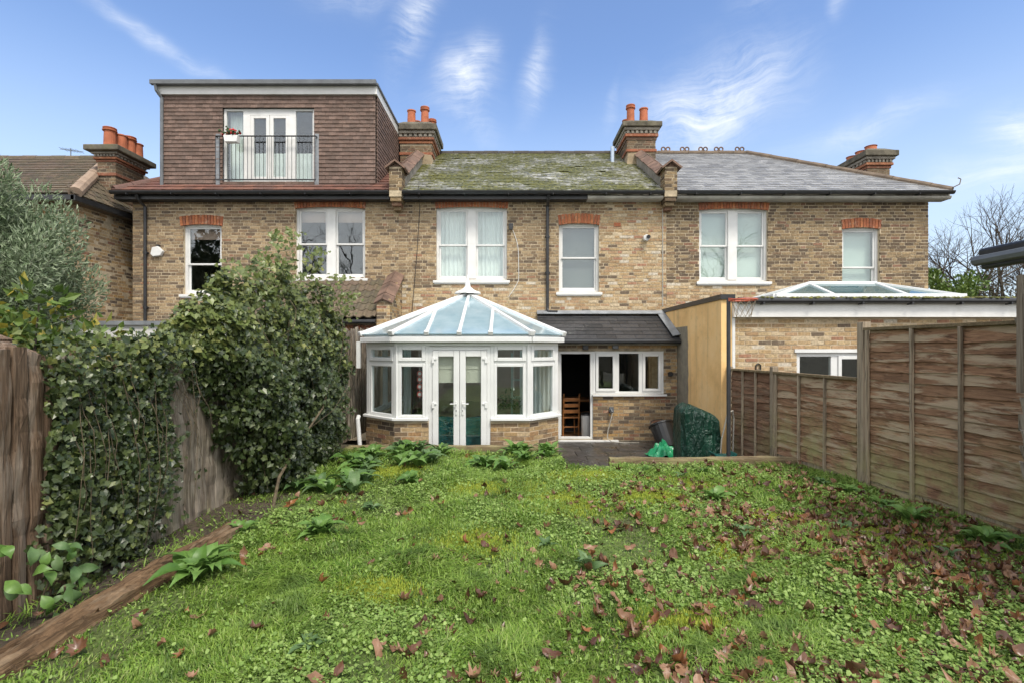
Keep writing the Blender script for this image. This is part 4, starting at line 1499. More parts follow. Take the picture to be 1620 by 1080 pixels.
# ================================================================ left neighbour's tiled lean-to and flat-roofed block
le = thing('rear_extension', (-5, 11.2, -.46), 'brick lean-to with brown pantile roof left of the conservatory, half behind ivy', 'extension')
LY = 11.3
lo_ = [(-3.95, -3.15, .6, 1.95)]
lw = wall_core((0, LY, 0), FU, FN, -6.5, -2.98, -.46, 2.2, lo_, .22, 'wall', M_mortar, le)
pieces('brick', nearest_first(brick_mats((0, LY, 0), FU, FN, brick_list(-4.6, -2.98, 1.3, 2.18, lo_, False))), M_brick, lw, 120)
arch(le, -4.0, -3.0, 1.93, .16, y=LY, mat=M_brick_sooty_red, rise=.03)
wn = MB()
frame_rect(wn, -3.95, -3.15, .6, 1.95, LY + .06, LY + .14, .07)
wno = wn.build('window', M_white, le)
MB().box(-3.89, -3.21, LY + .09, LY + .097, .66, 1.89).build('pane', M_glass, wno)
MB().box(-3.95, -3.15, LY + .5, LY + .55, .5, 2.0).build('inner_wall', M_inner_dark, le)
LS = (3.16 - 2.24) / (YW - 11.12)
lr = MB().slab([(-6.5, 11.14, 2.22), (-2.98, 11.14, 2.22), (-2.98, YW - .01, 3.12), (-6.5, YW - .01, 3.12)], -.06).build('roof', M_inner_dark, le)
tl = []
# pantiles with a rolled section
pan = []
prof = [(-.5, .0), (-.3, -.25), (-.05, -.3), (.12, .1), (.3, .55), (.5, .25)]
for (u, h) in prof:
    for v_ in (-.5, .5):
        pan.append((u, v_, h + .25)); pan.append((u, v_, h - .25))
panf = []
for i in range(len(prof) - 1):
    a = i * 4
    b = a + 4
    panf += [(a, b, b + 2, a + 2), (a + 1, a + 3, b + 3, b + 1), (a, a + 1, b + 1, b)]
tl = slate_rows(-6.0, -2.99, 11.06, YW - .02, 2.21, LS, .27, .21, .36, .05, jit=.003, lift=.03)
# straight bond for pantiles
tl2 = []
al_ = math.atan(LS)
Vv = Vector((0, math.cos(al_), math.sin(al_)))
Nn = Vector((0, -math.sin(al_), math.cos(al_)))
for r_ in range(6):
    for i in range(14):
        c = Vector((-2.99 - .105 - i * .21, 11.06, 2.22)) + Vv * (r_ * .27 + .17) + Nn * .05
        tl2.append(basis(c, Vector((.215, 0, 0)), (Vv - Nn * .1) * .34, Nn * .05))
pieces('pantile', nearest_first(tl2), M_tile_old, lr, 300, shape=[pan], faces=panf)
MB().tube([(-6.5, 11.05, 2.17), (-2.98, 11.05, 2.17)], .05, 10).build('gutter', M_black, le)
pw = MB().prism([(11.1, -.46), (11.1, 2.62), (YW - .004, 3.38), (YW - .004, -.46)], 'x', -2.97, -2.68).build('party_wall', M_mortar, le)
bl = brick_mats((0, 11.1, 0), FU, FN, brick_list(-2.97, -2.68, 1.4, 2.6, []))
bs = [b for b in brick_list(11.1, YW, 1.4, 3.4, [], True) if b[1] < 2.58 + (b[0] - 11.1) * .63]
bl += brick_mats((-2.68, 0, 0), (0, 1, 0), (1, 0, 0), bs)
pieces('brick', nearest_first(bl), M_brick_mix, pw, 160)
cp = []
for i in range(5):
    a, b = 11.05 + i * .25, 11.05 + (i + .98) * .25
    za, zb_ = 2.64 + (a - 11.1) * .63, 2.64 + (b - 11.1) * .63
    for s in (-1, 1):
        cp.append(beam_matrix((-2.825 + s * .1, a, za + .01 * (i % 2)), (-2.825 + s * .1, b, zb_ + .01 * (i % 2)), .23, .035, (s * .55, -.3, 1)))
pieces('coping_tile', cp, M_terra_dark, pw, jit=.01)
fb = thing('flat_roof_block', (-7, 9.6, -.46), 'low flat-roofed block with white fascia glimpsed above the left fence ivy', 'extension')
MB().box(-8.6, -5.4, 9.6, 12.0, -.46, 1.80).build('wall', M_mortar, fb)
MB().box(-8.7, -5.3, 9.5, 12.1, 1.803, 2.02).build('fascia', M_white, fb)
MB().box(-8.75, -5.25, 9.45, 12.15, 2.023, 2.10).build('flat_roof', M_lead, fb)

# ================================================================ conservatory
cv = thing('conservatory', (-.9, 8.4, -.46), 'white framed conservatory with pale blue glazed roof and brick dwarf walls', 'conservatory')
CFZ = -.46
pts = [(-2.56, 12.28), (-2.56, 8.90), (-1.945, 8.37), (.29, 8.37), (.81, 8.90), (.81, 12.28)]
CILL, HEAD = .40, 1.66
# dwarf walls
def dwarf(a, b, skip=None):
    a3, b3 = Vector((*a, 0)), Vector((*b, 0))
    U = (b3 - a3)
    L = U.length
    U.normalize()
    N = Vector((U.y, -U.x, 0))
    ops_ = [skip] if skip else []
    wl = wall_core(a3, U, N, 0, L, CFZ, CILL, ops_, .2, 'dwarf_wall', M_mortar_light, cv)
    pieces('brick', brick_mats(a3, U, N, brick_list(0, L, CFZ, CILL - .01, ops_, False, .075, .014), .005), M_brick_mix, wl, 120)
door_u = (-1.38 + 1.945, -.355 + 1.945)
dwarf(pts[1], pts[2])
dwarf(pts[2], (-1.38, 8.37))
dwarf((-.355, 8.37), pts[3])
dwarf(pts[3], pts[4])
dwarf(pts[4], pts[5])
dwarf(pts[0], pts[1])


def facet(a, b, posts, panels):
    """one upright side; positions are metres along it from a. panels: (u0,u1)"""
    a3, b3 = Vector((*a, 0)), Vector((*b, 0))
    U = (b3 - a3)
    L = U.length
    U.normalize()
    N = Vector((U.y, -U.x, 0))
    def bx(m, u0, u1, n0, n1, z0, z1):
        m.obox(basis(a3 + U * (u0 + u1) / 2 + N * (n0 + n1) / 2 + Vector((0, 0, (z0 + z1) / 2)), U * (u1 - u0), N * (n1 - n0), Vector((0, 0, z1 - z0))))
    fm = MB()
    for (u0, u1) in posts:
        bx(fm, u0, u1, -.085, -.012, CILL, HEAD)
    fm.build('post', M_upvc, cv, bevel=.006)
    for (u0, u1) in panels:
        m = MB()
        zt = 1.36
        for (z0, z1, tk, pr) in ((CILL + .045, zt - .02, .05, 0.0), (zt + .02, HEAD - .03, .062, .014)):
            bx(m, u0, u0 + tk, -.08, -.015 + pr, z0, z1)
            bx(m, u1 - tk, u1, -.08, -.015 + pr, z0, z1)
            bx(m, u0 + tk, u1 - tk, -.08, -.015 + pr, z1 - tk, z1)
            bx(m, u0 + tk, u1 - tk, -.08, -.015 + pr, z0, z0 + tk)
        bx(m, u0, u1, -.083, -.018, zt - .021, zt + .021)
        wo = m.build('window', M_upvc, cv, bevel=.008)
        for (z0, z1) in ((CILL + .09, zt - .065), (zt + .075, HEAD - .085)):
            g_ = MB()
            bx(g_, u0 + .045, u1 - .045, -.05, -.043, z0, z1)
            g_.build('pane', M_glass, wo)
    return a3, U, N, bx


sideL = math.dist(pts[1], pts[2])
facet(pts[1], pts[2], [(-.02, .07), (sideL - .06, sideL + .03)], [(.07, sideL - .06)])
a3, U, N, bx = facet(pts[2], pts[3], [(-.005, .06), (door_u[0] - .055, door_u[0]), (door_u[1], door_u[1] + .055), (2.235 - .06, 2.24)], [(.06, door_u[0] - .055), (door_u[1] + .055, 2.235 - .06)])
sideR = math.dist(pts[3], pts[4])
facet(pts[3], pts[4], [(-.03, .06), (sideR - .07, sideR + .02)], [(.06, sideR - .07)])
Ls = 12.28 - 8.9
facet(pts[4], pts[5], [(0, .06), (1.1, 1.16), (2.2, 2.26)], [(.06, 1.1), (1.16, 2.2)])
facet(pts[0], pts[1], [(Ls - .06, Ls), (Ls - 1.16, Ls - 1.1), (Ls - 2.26, Ls - 2.2)], [(Ls - 1.1, Ls - .06), (Ls - 2.2, Ls - 1.16)])
# cill and head rails
def rail(name, z0, z1, out, inn, segs, mat=M_upvc):
    m = MB()
    for (a, b) in segs:
        a3_, b3_ = Vector((*a, 0)), Vector((*b, 0))
        U_ = (b3_ - a3_)
        L_ = U_.length
        U_.normalize()
        N_ = Vector((U_.y, -U_.x, 0))
        m.obox(basis((a3_ + b3_) / 2 + N_ * (out - inn) / 2 + Vector((0, 0, (z0 + z1) / 2)), U_ * (L_ + out * .55), N_ * (out + inn), Vector((0, 0, z1 - z0))))
    return m.build(name, mat, cv, bevel=.008)
dl_, dr_ = (-1.40, 8.37), (-.335, 8.37)
rail('cill', CILL + .002, CILL + .045, .06, .085, [(pts[0], pts[1]), (pts[1], pts[2]), (pts[2], dl_)])
rail('cill', CILL + .002, CILL + .045, .06, .085, [(dr_, pts[3]), (pts[3], pts[4]), (pts[4], pts[5])])
seg5 = [(pts[i], pts[i + 1]) for i in range(5)]
rail('head', HEAD - .032, HEAD + .03, .0, .086, seg5)
rail('gutter', HEAD + .033, HEAD + .12, .11, .03, seg5)
rail('eaves_beam', HEAD + .122, HEAD + .15, .05, .06, seg5)
# french doors
fd = MB()
x0, x1 = -1.38, -.355
yf = 8.37
fd.box(x0, x0 + .06, yf + .01, yf + .09, CFZ, HEAD - .04)
fd.box(x1 - .06, x1, yf + .01, yf + .09, CFZ, HEAD - .04)
fd.box(x0 + .06, x1 - .06, yf + .01, yf + .09, HEAD - .10, HEAD - .04)
fd.box(x0 + .06, x1 - .06, yf + .01, yf + .09, CFZ, CFZ + .05)
fd.build('door_frame', M_upvc, cv, bevel=.006)
xm = (x0 + x1) / 2
for (a, b, hs) in ((x0 + .062, xm - .003, 1), (xm + .003, x1 - .062, -1)):
    d = MB()
    frame_rect(d, a, b, CFZ + .055, HEAD - .105, yf - .012, yf + .06, .098, .16)
    do = d.build('door', M_upvc, cv, bevel=.01)
    MB().box(a + .09, b - .09, yf + .02, yf + .027, CFZ + .2, HEAD - .19).build('pane', M_glass, do)
    hx_ = b - .05 if hs > 0 else a + .05
    h = MB()
    h.box(hx_ - .014, hx_ + .014, yf - .028, yf - .0125, .50, .72)
    h.tube([(hx_, yf - .02, .68), (hx_, yf - .055, .68), (hx_ - hs * .10, yf - .055, .68)], .010, 8)
    h.build('handle', M_upvc, do, bevel=.003)
    MB().box(hx_ - .005, hx_ + .005, yf - .031, yf - .0282, .555, .58).build('keyhole', M_black, do)
    ex = a + .012 if hs > 0 else b - .012
    for z in (1.40, .66):
        hb = MB().box(ex - .02, ex + .02, yf - .034, yf - .0125, z - .05, z + .05)
        hb.box(ex - .02 if hs > 0 else ex - .06, ex + .06 if hs > 0 else ex + .02, yf - .030, yf - .0126, z + .01, z + .035)
        hb.build('hinge', M_upvc, do, bevel=.003)
    MB().box(a + .07, b - .07, yf + .10, yf + .13, 1.02, HEAD - .1).build('blind', M_blind, do)
    MB().box(a + .07, b - .07, yf + .09, yf + .14, 1.25, 1.29).build('blind_fold', M_blind, do)
# roof
EV = HEAD + .15
ev = [(-2.66, 12.28), (-2.66, 8.86), (-1.985, 8.27), (.33, 8.27), (.91, 8.86), (.91, 12.28)]
Rz = 2.67
RA, RBk = Vector((-.90, 10.26, Rz)), Vector((-.90, 12.28, Rz))
E = [Vector((x, y, EV)) for (x, y) in ev]
roofo = MB().beam(RA, RBk, .10, .10).build('roof', M_upvc, cv, bevel=.01)
def bar(a, b, wd=.055, ht=.05, end=True):
    up = Vector((0, 0, .03))
    m = MB().beam(a + up, b + up, wd, ht)
    if end:
        d = (b - a).normalized()
        m.beam(a + up - d * .02, a + up + d * .05, wd * 1.45, ht * 1.3)
    m.build('glazing_bar', M_upvc, roofo, bevel=.008)
for i in (1, 2, 3, 4):
    bar(E[i], RA, .07, .06)
def front_z(y):
    return EV + (Rz - EV) * (y - 8.27) / (10.26 - 8.27)
def hip_y(x):
    # y at which a line x=const meets a hip of the front triangle
    if x < RA.x:
        t = (x - E[2].x) / (RA.x - E[2].x)
    else:
        t = (E[3].x - x) / (E[3].x - RA.x)
    return 8.27 + t * (10.26 - 8.27)
bxs = [-1.40, -.865, -.35]
for x in bxs:
    y1 = min(hip_y(x), 10.24)
    bar(Vector((x, 8.27, EV)), Vector((x, y1, front_z(y1))))
def glaze(poly):
    n_ = Vector((0, 0, .004))
    MB().slab([Vector(p) + n_ for p in poly], .016).build('roof_pane', M_roofglass, roofo)
edges = [E[2].x, *bxs, E[3].x]
for i in range(4):
    a, b = edges[i], edges[i + 1]
    poly = [Vector((a, 8.27, EV)), Vector((b, 8.27, EV))]
    if i < 3:
        y = min(hip_y(b), 10.26)
        poly.append(Vector((b, y, front_z(y))))
    if a < RA.x < b:
        poly.append(RA.copy())
    if i > 0:
        y = min(hip_y(a), 10.26)
        poly.append(Vector((a, y, front_z(y))))
    glaze(poly)
glaze([E[1], E[2], RA])
glaze([E[3], E[4], RA])
for (e0, e1, flip) in ((E[0], E[1], False), (E[5], E[4], True)):
    ys = [8.86, 10.26, 11.27, 12.28]
    xe = e0.x
    for k in range(3):
        ya, yb = ys[k], ys[k + 1]
        q = [Vector((xe, ya, EV)), Vector((xe, yb, EV)), Vector((RA.x, yb, Rz)), Vector((RA.x, max(ya, 10.26), Rz))]
        if k == 0:
            q = [Vector((xe, ya, EV)), Vector((xe, yb, EV)), Vector((RA.x, yb, Rz))]
        glaze(q if flip else q[::-1])
        bar(Vector((xe, yb, EV)), Vector((RA.x, yb, Rz)), end=True)
fi = MB()
fi.lathe((RA.x, RA.y, Rz), [(.27, .015), (.25, .055), (.13, .10), (.06, .16), (.055, .2), (.035, .26), (.02, .33), (.008, .40)], 12)
fi.build('finial', M_upvc, roofo, bevel=.004)
# downpipe at the left corner
pd = MB()
pd.box(-2.71, -2.645, 8.80, 8.865, 1.25, HEAD + .05)
pd.tube([(-2.66, 8.78, .42), (-2.66, 8.72, .38), (-2.56, 8.62, -.46)], .036, 10)
pd.build('downpipe', M_upvc, cv)
# inside
MB().box(-2.5, .75, 8.5, 12.25, CFZ - .02, CFZ + .03).build('floor', plain('pale_tiles', (.35, .33, .3), .4, .1), cv)

M_teal = plain('teal_fabric', (.02, .16, .17), .9, .2, 12, .3)
so = thing('armchair', (-.95, 9.3, CFZ), 'teal armchair with high back seen through the french doors', 'armchair')
MB().box(-1.45, -.40, 9.0, 9.75, -.38, .12).build('seat', M_teal, so, bevel=.06)
m = MB().prism([(-1.5, -.4), (-.35, -.4), (-.33, .28), (-.5, .40), (-.92, .36), (-1.3, .40), (-1.5, .28)], 'y', 8.86, 9.04)
m.build('backrest', M_teal, so, bevel=.05)
for x in (-1.56, -.42):
    MB().box(x, x + .14, 9.04, 9.75, -.38, .3).build('armrest', M_teal, so, bevel=.04)
th = plain('houseplant_green', (.03, .075, .03), .6, .3, 10)
hp_ = thing('house_plant', (-.12, 9.1, CFZ), 'bushy green pot plant behind the right conservatory window', 'plant')
MB().lathe((-.12, 9.3, .1), [(.12, 0), (.16, .25), (.15, .25)], 14).build('pot', M_terra, hp_)
MB().lathe((-.12, 9.3, -.46), [(.2, 0), (.2, .55)], 14).build('stand', M_chairwood, hp_)
lf = []
for i in range(260):
    c = Vector((random.gauss(-.12, .15), random.gauss(9.3, .12), .5 + abs(random.gauss(0, .13))))
    lf.append(np.array(Matrix.Translation(c) @ Matrix.Rotation(random.uniform(0, 6.3), 4, 'Z') @ Matrix.Rotation(random.uniform(-1, 1), 4, 'X') @ Matrix.Diagonal((.03, .075, .03, 1))))
LEAF1 = [(0, -.5, 0), (.5, -.05, .12), (0, .6, 0), (-.5, -.05, .12)]
joined('foliage', LEAF1, [(0, 1, 2, 3)], lf, th, hp_)
mb = thing('hanging_mobile', (-1.56, 8.55, 1.2), 'string of four red and white discs hanging in the left conservatory window', 'ornament')
MB().tube([(-1.56, 8.56, 1.5), (-1.56, 8.56, .75)], .003, 4).build('string', M_white, mb)
for z in (1.17, 1.07, .95, .82):
    d = MB().tube([(-1.56, 8.55, z), (-1.56, 8.565, z)], .05, 16).build('disc', plain('red_enamel', (.45, .06, .05), .5), mb)
    MB().tube([(-1.56, 8.542, z), (-1.56, 8.549, z)], .028, 14).build('disc_centre', M_white, d)
cu = thing('curtain', (.55, 9.6, CFZ), 'pale curtain hanging inside the right end of the conservatory', 'curtain')
v, f = curtain_mesh(.15, .72, CFZ + .1, 1.55, 9.7, 7, .025, 4)
link('drape', raw_mesh('drape', v, f, M_curtain, True), cu)
cu2 = thing('curtain', (-2.0, 9.6, CFZ), 'pale curtain beside dark coats inside the left end of the conservatory', 'curtain')
v, f = curtain_mesh(-2.0, -1.86, CFZ + .2, 1.6, 9.3, 2, .02, 9)
link('drape', raw_mesh('drape', v, f, M_curtain, True), cu2)
ct = thing('hanging_coats', (-1.7, 9.4, .0), 'dark coats hanging behind the left conservatory window', 'coats')
v, f = curtain_mesh(-1.84, -1.45, -.1, 1.35, 9.25, 3, .07, 11)
link('coat', raw_mesh('coat', v, f, plain('black_cloth', (.015, .015, .018), .9), True), ct)
pe = thing('pull_cord', (.05, 8.6, 1.0), 'white light cord with a small pull behind the right conservatory window', 'cord')
MB().tube([(.03, 8.62, 1.6), (.03, 8.62, .92)], .004, 5).build('cord', M_white, pe)
MB().lathe((.03, 8.62, .88), [(.012, 0), (.016, .02), (.006, .04)], 8).build('pull', M_white, pe)
sh = thing('shelf_unit', (.2, 10.2, CFZ), 'pale green shelf unit inside the conservatory behind the right window', 'shelf')
M_sage = plain('sage_paint', (.42, .52, .45), .6)
for x in (-.02, .22):
    MB().box(x, x + .04, 10.0, 10.3, CFZ + .03, 1.5).build('side_panel', M_sage, sh)
for z in (-.1, .25, .6, .95, 1.3):
    MB().box(.02, .22, 10.0, 10.3, z, z + .03).build('shelf', M_sage, sh)

# ================================================================ right lap fence
def fence_x(y):
    return 3.80 + (8.9 - y) * .11


def lap_board(L, h, seed):
    """waney-edged board along +Y, length 1 unit scaled later; x = thickness"""
    r_ = random.Random(seed)
    n = 14
    vs_, fs = [], []
    lo = [r_.uniform(-.5, .5) for _ in range(n + 1)]
    for i in range(n + 1):
        t = i / n - .5
        zb = -.5 + .10 * (lo[i] * .7 + math.sin(t * 7 + seed) * .8)
        for (x, z) in ((-.5, zb), (-.5, .5), (.5, .5), (.5, zb)):
            vs_.append((x, t, z))
    for i in range(n):
        a = i * 4
        for k in range(4):
            fs.append((a + k, a + 4 + k, a + 4 + (k + 1) % 4, a + (k + 1) % 4))
    fs.append((0, 1, 2, 3)[::-1])
    e = n * 4
    fs.append((e, e + 1, e + 2, e + 3))
    return vs_, fs


LAPV = [lap_board(1, 1, s) for s in range(6)]


def lap_panel(ya, yb, ztop, zbot, label, mat, nb, battens):
    a, b = Vector((fence_x(ya), ya, 0)), Vector((fence_x(yb), yb, 0))
    d = (b - a)
    L = d.length
    d.normalize()
    nrm = Vector((-d.y, d.x, 0))
    if nrm.x > 0:
        nrm = -nrm                                   # towards the lawn
    t = thing('lap_fence', ((a + b) / 2).to_tuple(), label, 'fence panel', 'lap fence panels on the right')
    pitch = (ztop - .05 - zbot) / nb
    ms = [[] for _ in LAPV]
    for i in range(nb):
        z = zbot + pitch * (i + .5)
        up = (Vector((0, 0, 1)) + nrm * -.16).normalized()
        tw = random.uniform(-.006, .006)
        M = basis((a + b) / 2 + Vector((0, 0, z)) + nrm * (.006 + random.uniform(-.002, .003)), d.cross(up) * .010, d * (L - .08), up * (pitch * 1.34))
        ms[i % len(LAPV)].append(M)
    for k, lst in enumerate(ms):
        if lst:
            pieces('lap_board', lst, mat, t, shape=[LAPV[k][0]], faces=LAPV[k][1])
    for f_ in battens:
        p = a + d * (L * f_)
        w_ = random.uniform(.030, .036)
        m = MB().beam(p + nrm * .042 + Vector((0, 0, zbot - .03)), p + nrm * .042 + Vector((random.uniform(-.01, .01), 0, ztop - .03)), .028, w_, nrm)
        m.build('batten', M_post, t, bevel=.004)
    m = MB().beam(a + nrm * .02 + Vector((0, 0, ztop - .015)), b + nrm * .02 + Vector((0, 0, ztop - .015)), .075, .035)
    m.build('capping_rail', M_edge, t, bevel=.004)
    return t


def fence_post(y, z, label, wd=.09):
    x = fence_x(y)
    m = MB().box(x - wd / 2, x + wd / 2, y - wd / 2, y + wd / 2, -.5, z)
    tag(m.build('fence_post', M_post, bevel=.006), label, 'fence post', 'timber posts of the right fence')


lap_panel(8.80, 7.66, 1.25, -.30, 'dark brown lap fence panel behind the basketball pole', M_lap_far, 14, (.04, .36, .68))
lap_panel(7.56, 5.98, 1.25, -.04, 'low lap fence panel between patio edge and the tall panel', M_lap, 12, (.03, .35, .66))
lap_panel(5.88, 4.06, 1.83, .0, 'tall weathered lap fence panel with peeling streaks at right', M_lap, 17, (.03, .34, .62, .97))
lap_panel(3.96, 2.2, 1.83, .0, 'tall lap fence panel at the right edge beyond the shed', M_lap, 17, (.03, .34, .65, .97))
fence_post(7.61, 1.32, 'short timber post where the two low lap panels meet')
fence_post(5.93, 1.90, 'tall timber post between the low and tall lap panels', .10)
fence_post(8.85, 1.28, 'timber post against the yellow wall corner')
fence_post(4.01, 1.9, 'timber post beside the shed wall', .09)
# gravel boards along the foot
for (ya, yb, lb) in ((7.56, 5.98, 'weathered gravel board under the low lap panel'), (5.88, 4.06, 'weathered gravel board under the tall lap panel')):
    m = MB().beam((fence_x(ya), ya, .0), (fence_x(yb), yb, .0), .025, .16)
    tag(m.build('gravel_board', M_post), lb, 'gravel board')

# ================================================================ left plank fence, rotten
def plank(h, wd, th, seed):
    r_ = random.Random(seed)
    n = 16
    vs_, fs = [], []
    for i in range(n + 1):
        z = h * i / n
        e0 = r_.uniform(-.012, .012)
        e1 = r_.uniform(-.012, .012)
        bow = r_.uniform(-.010, .014)
        top = (r_.uniform(-.09, .03) if i == n else 0)
        for (x, y) in ((0, -.5 * wd + e0), (th + bow, -.5 * wd + e0 + .008), (th * 1.15 + bow, r_.uniform(-.02, .02)), (th + bow, .5 * wd + e1 - .008), (0, .5 * wd + e1)):
            vs_.append((x, y, z + top * (1 if y > 0 else .4)))
    m = 5
    for i in range(n):
        for k in range(m):
            a, b = i * m + k, i * m + (k + 1) % m
            fs.append((a, b, b + m, a + m))
    fs.append(tuple(range(m))[::-1])
    fs.append(tuple(n * m + k for k in range(m)))
    return vs_, fs


FXL = -3.02
def plank_fence(y0, y1, wd, hgt, mats, label, xa, xb, th=.03, seed=0):
    t = thing('plank_fence', ((xa + xb) / 2, (y0 + y1) / 2, 0), label, 'fence', 'left boundary fence')
    n = int((y1 - y0) / wd)
    r_ = random.Random(seed)
    for i in range(n):
        y = y0 + (i + .5) * wd
        x = xa + (xb - xa) * (y - y0) / (y1 - y0)
        v, f = plank(hgt + r_.uniform(-.05, .06), wd * r_.uniform(.90, .99), th, seed * 100 + i)
        a = r_.uniform(-.012, .012)
        v = [(x + px + r_.uniform(0, .004), y + py + a * pz, -.06 + pz) for (px, py, pz) in v]
        link('plank', raw_mesh('plank', v, f, mats(y, r_)), t)
    for z in (.35, 1.25):
        MB().box(min(xa, xb) - .07, min(xa, xb) - .005, y0, y1, z, z + .08).build('rail', M_rot, t)
    return t


plank_fence(.6, 3.45, .105, 1.62, lambda y, r_: M_rot, 'dark rotten plank fence at the left edge', FXL, FXL, .04, 1)
plank_fence(3.46, 8.0, .165, 1.62, lambda y, r_: M_rot_grey if 4.1 < y < 5.7 or r_.random() < .4 else M_rot, 'weathered plank fence half hidden behind hanging ivy', FXL, FXL, .03, 2)
plank_fence(8.02, 10.9, .12, 2.02, lambda y, r_: M_rot_grey, 'grey plank fence beside the conservatory left corner', FXL, -2.86, .022, 3)
for (y, h, lb) in ((3.43, 1.55, 'pale concrete-grey post at the end of the dark rotten planks'), (8.02, 1.75, 'grey timber post where the ivy ends near the conservatory')):
    tag(MB().box(FXL + .005, FXL + .09, y - .05, y + .05, -.1, h).build('fence_post', M_rot_grey, bevel=.006), lb, 'fence post')

# old sleeper beam lying on the lawn
timber('timber_beam', (-2.56, 1.6, -.03), (-2.38, 4.42, -.03), .18, .13, 'old split brown timber beam lying along the left flower bed', M_beam, seed=9, rough=1.25, n=90)
bpy.data.objects['timber_beam']['category'] = 'beam'

# ================================================================ leaf shapes and foliage materials
def leaf_mat(name, cols, rough=.45, trans=.25, patch=None, spec=.4):
    def fn(t, p, o, pos):
        r_ = piece_random(t)
        c = t.ramp(r_, [(i / max(1, len(cols) - 1), cc) for i, cc in enumerate(cols)])
        c = t.mix(t.ramp(t.noise(pos, 30, 3), [(.35, .35), (.65, 0.0)]), c, tuple(x * .55 for x in cols[0]))
        if patch:                                    # yellower and lusher areas of the lawn
            c = t.mix(t.ramp(t.noise(pos, 1.15, 4, .6, .4), [(.42, 0.0), (.66, .6)]), c, patch)
            c = t.mix(t.ramp(t.noise(pos, 3.3, 4, .6, .3), [(.36, .6), (.50, 0.0)]), c, (.05, .10, .018))
        setp(t, p, Base_Color=c, Roughness=rough)
        p.inputs['Specular IOR Level'].default_value = spec
        if trans:
            tl_ = t.n('ShaderNodeBsdfTranslucent', {'Color': c})
            mx = t.n('ShaderNodeMixShader', {0: trans, 1: p.outputs[0], 2: tl_.outputs[0]})
            t.t.links.new(mx.outputs[0], o.inputs[0])
    return material(name, fn)


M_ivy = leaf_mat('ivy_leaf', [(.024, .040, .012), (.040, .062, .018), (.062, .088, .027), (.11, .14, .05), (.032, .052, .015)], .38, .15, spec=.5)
M_ivy_top = leaf_mat('ivy_leaf_sunlit_side', [(.09, .125, .03), (.135, .175, .045), (.20, .24, .07), (.10, .135, .035), (.28, .29, .09)], .4, .22, spec=.5)  # paler copy of the ivy leaf, sunlight put into its colour for upper leaves
M_stem = plain('woody_stem', (.11, .085, .05), .9, .3, 14, .3)
M_olive = leaf_mat('olive_leaf', [(.11, .16, .08), (.18, .25, .13), (.27, .34, .20), (.38, .44, .30), (.14, .20, .10)], .55, .15)
M_bramble = leaf_mat('bramble_leaf', [(.06, .11, .02), (.10, .17, .03), (.16, .24, .05), (.09, .14, .03), (.42, .34, .05)], .5, .3)
M_broad = leaf_mat('broad_leaf', [(.085, .18, .035), (.13, .25, .05), (.18, .31, .075), (.11, .21, .045)], .42, .25)
M_dock = leaf_mat('dull_broad_leaf', [(.08, .15, .05), (.115, .20, .07), (.155, .245, .10)], .5, .25)
M_grass = leaf_mat('grass_blade', [(.06, .13, .016), (.15, .28, .03), (.26, .43, .06), (.37, .52, .10), (.13, .25, .03), (.52, .57, .22)], .5, .35, (.26, .38, .07))
M_clover = leaf_mat('groundcover_leaf', [(.14, .24, .045), (.24, .37, .08), (.37, .50, .15), (.20, .31, .07)], .5, .3)
M_dead = [leaf_mat('fallen_leaf_dark', [(.062, .027, .014), (.108, .047, .024), (.155, .076, .040)], .35, .03, spec=.5),
          leaf_mat('fallen_leaf_tan', [(.19, .10, .055), (.29, .165, .095), (.15, .078, .045)], .45, .05),
          leaf_mat('fallen_leaf_orange', [(.21, .085, .03), (.28, .12, .045), (.16, .068, .028)], .45, .1)]
M_evergreen = leaf_mat('laurel_leaf', [(.06, .11, .02), (.12, .19, .035), (.20, .28, .06)], .4, .2)

IVYL = [(0, -.18, 0), (.27, -.36, .06), (.36, -.10, .07), (.46, .08, .12), (.27, .24, .05), (0, .60, -.04), (-.27, .24, .05), (-.46, .08, .12), (-.36, -.10, .07), (-.27, -.36, .06)]
IVYF = [(0, 1, 2), (0, 2, 4), (2, 3, 4), (0, 4, 5), (0, 5, 6), (0, 6, 8), (6, 7, 8), (0, 8, 9)]


def leaf_matrix(p, nrm, size, droop=.5, spin=.8):
    """leaf lying with its face along nrm, its tip hanging down"""
    n_ = (Vector(nrm) + Vector((random.gauss(0, .55), random.gauss(0, .55), random.gauss(0, .55)))).normalized()
    dn = Vector((random.gauss(0, spin), random.gauss(0, spin), -1))
    y = (dn - n_ * dn.dot(n_))
    if y.length < 1e-3:
        y = n_.orthogonal()
    y.normalize()
    x = y.cross(n_)
    return basis(p, x * size, y * size, n_ * size)


def ivy_thing(label, name, surf, n, size, mats_split, stems, nind=200):
    """surf(u) gives (point, normal, top) samples; leaves nearest the viewer are parts of their own"""
    t = thing(name, stems[0][0], label, 'ivy', 'ivy on the left fence')
    lo, hi = [], []
    tries = 0
    while len(lo) + len(hi) < n and tries < n * 6:
        tries += 1
        s = surf()
        if s is None:
            continue
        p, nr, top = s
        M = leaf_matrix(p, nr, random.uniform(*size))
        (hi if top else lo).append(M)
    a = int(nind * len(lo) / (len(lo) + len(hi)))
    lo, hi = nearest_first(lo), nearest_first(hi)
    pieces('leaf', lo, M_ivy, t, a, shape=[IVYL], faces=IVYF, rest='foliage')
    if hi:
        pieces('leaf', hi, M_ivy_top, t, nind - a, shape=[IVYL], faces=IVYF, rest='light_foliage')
    mb = MB()
    for st_ in stems:
        k = len(st_)
        mb.tube(st_, [st_r * (1 - .6 * i / k) for i in range(k)], 6)
    mb.build('stem', M_stem, t)
    return t


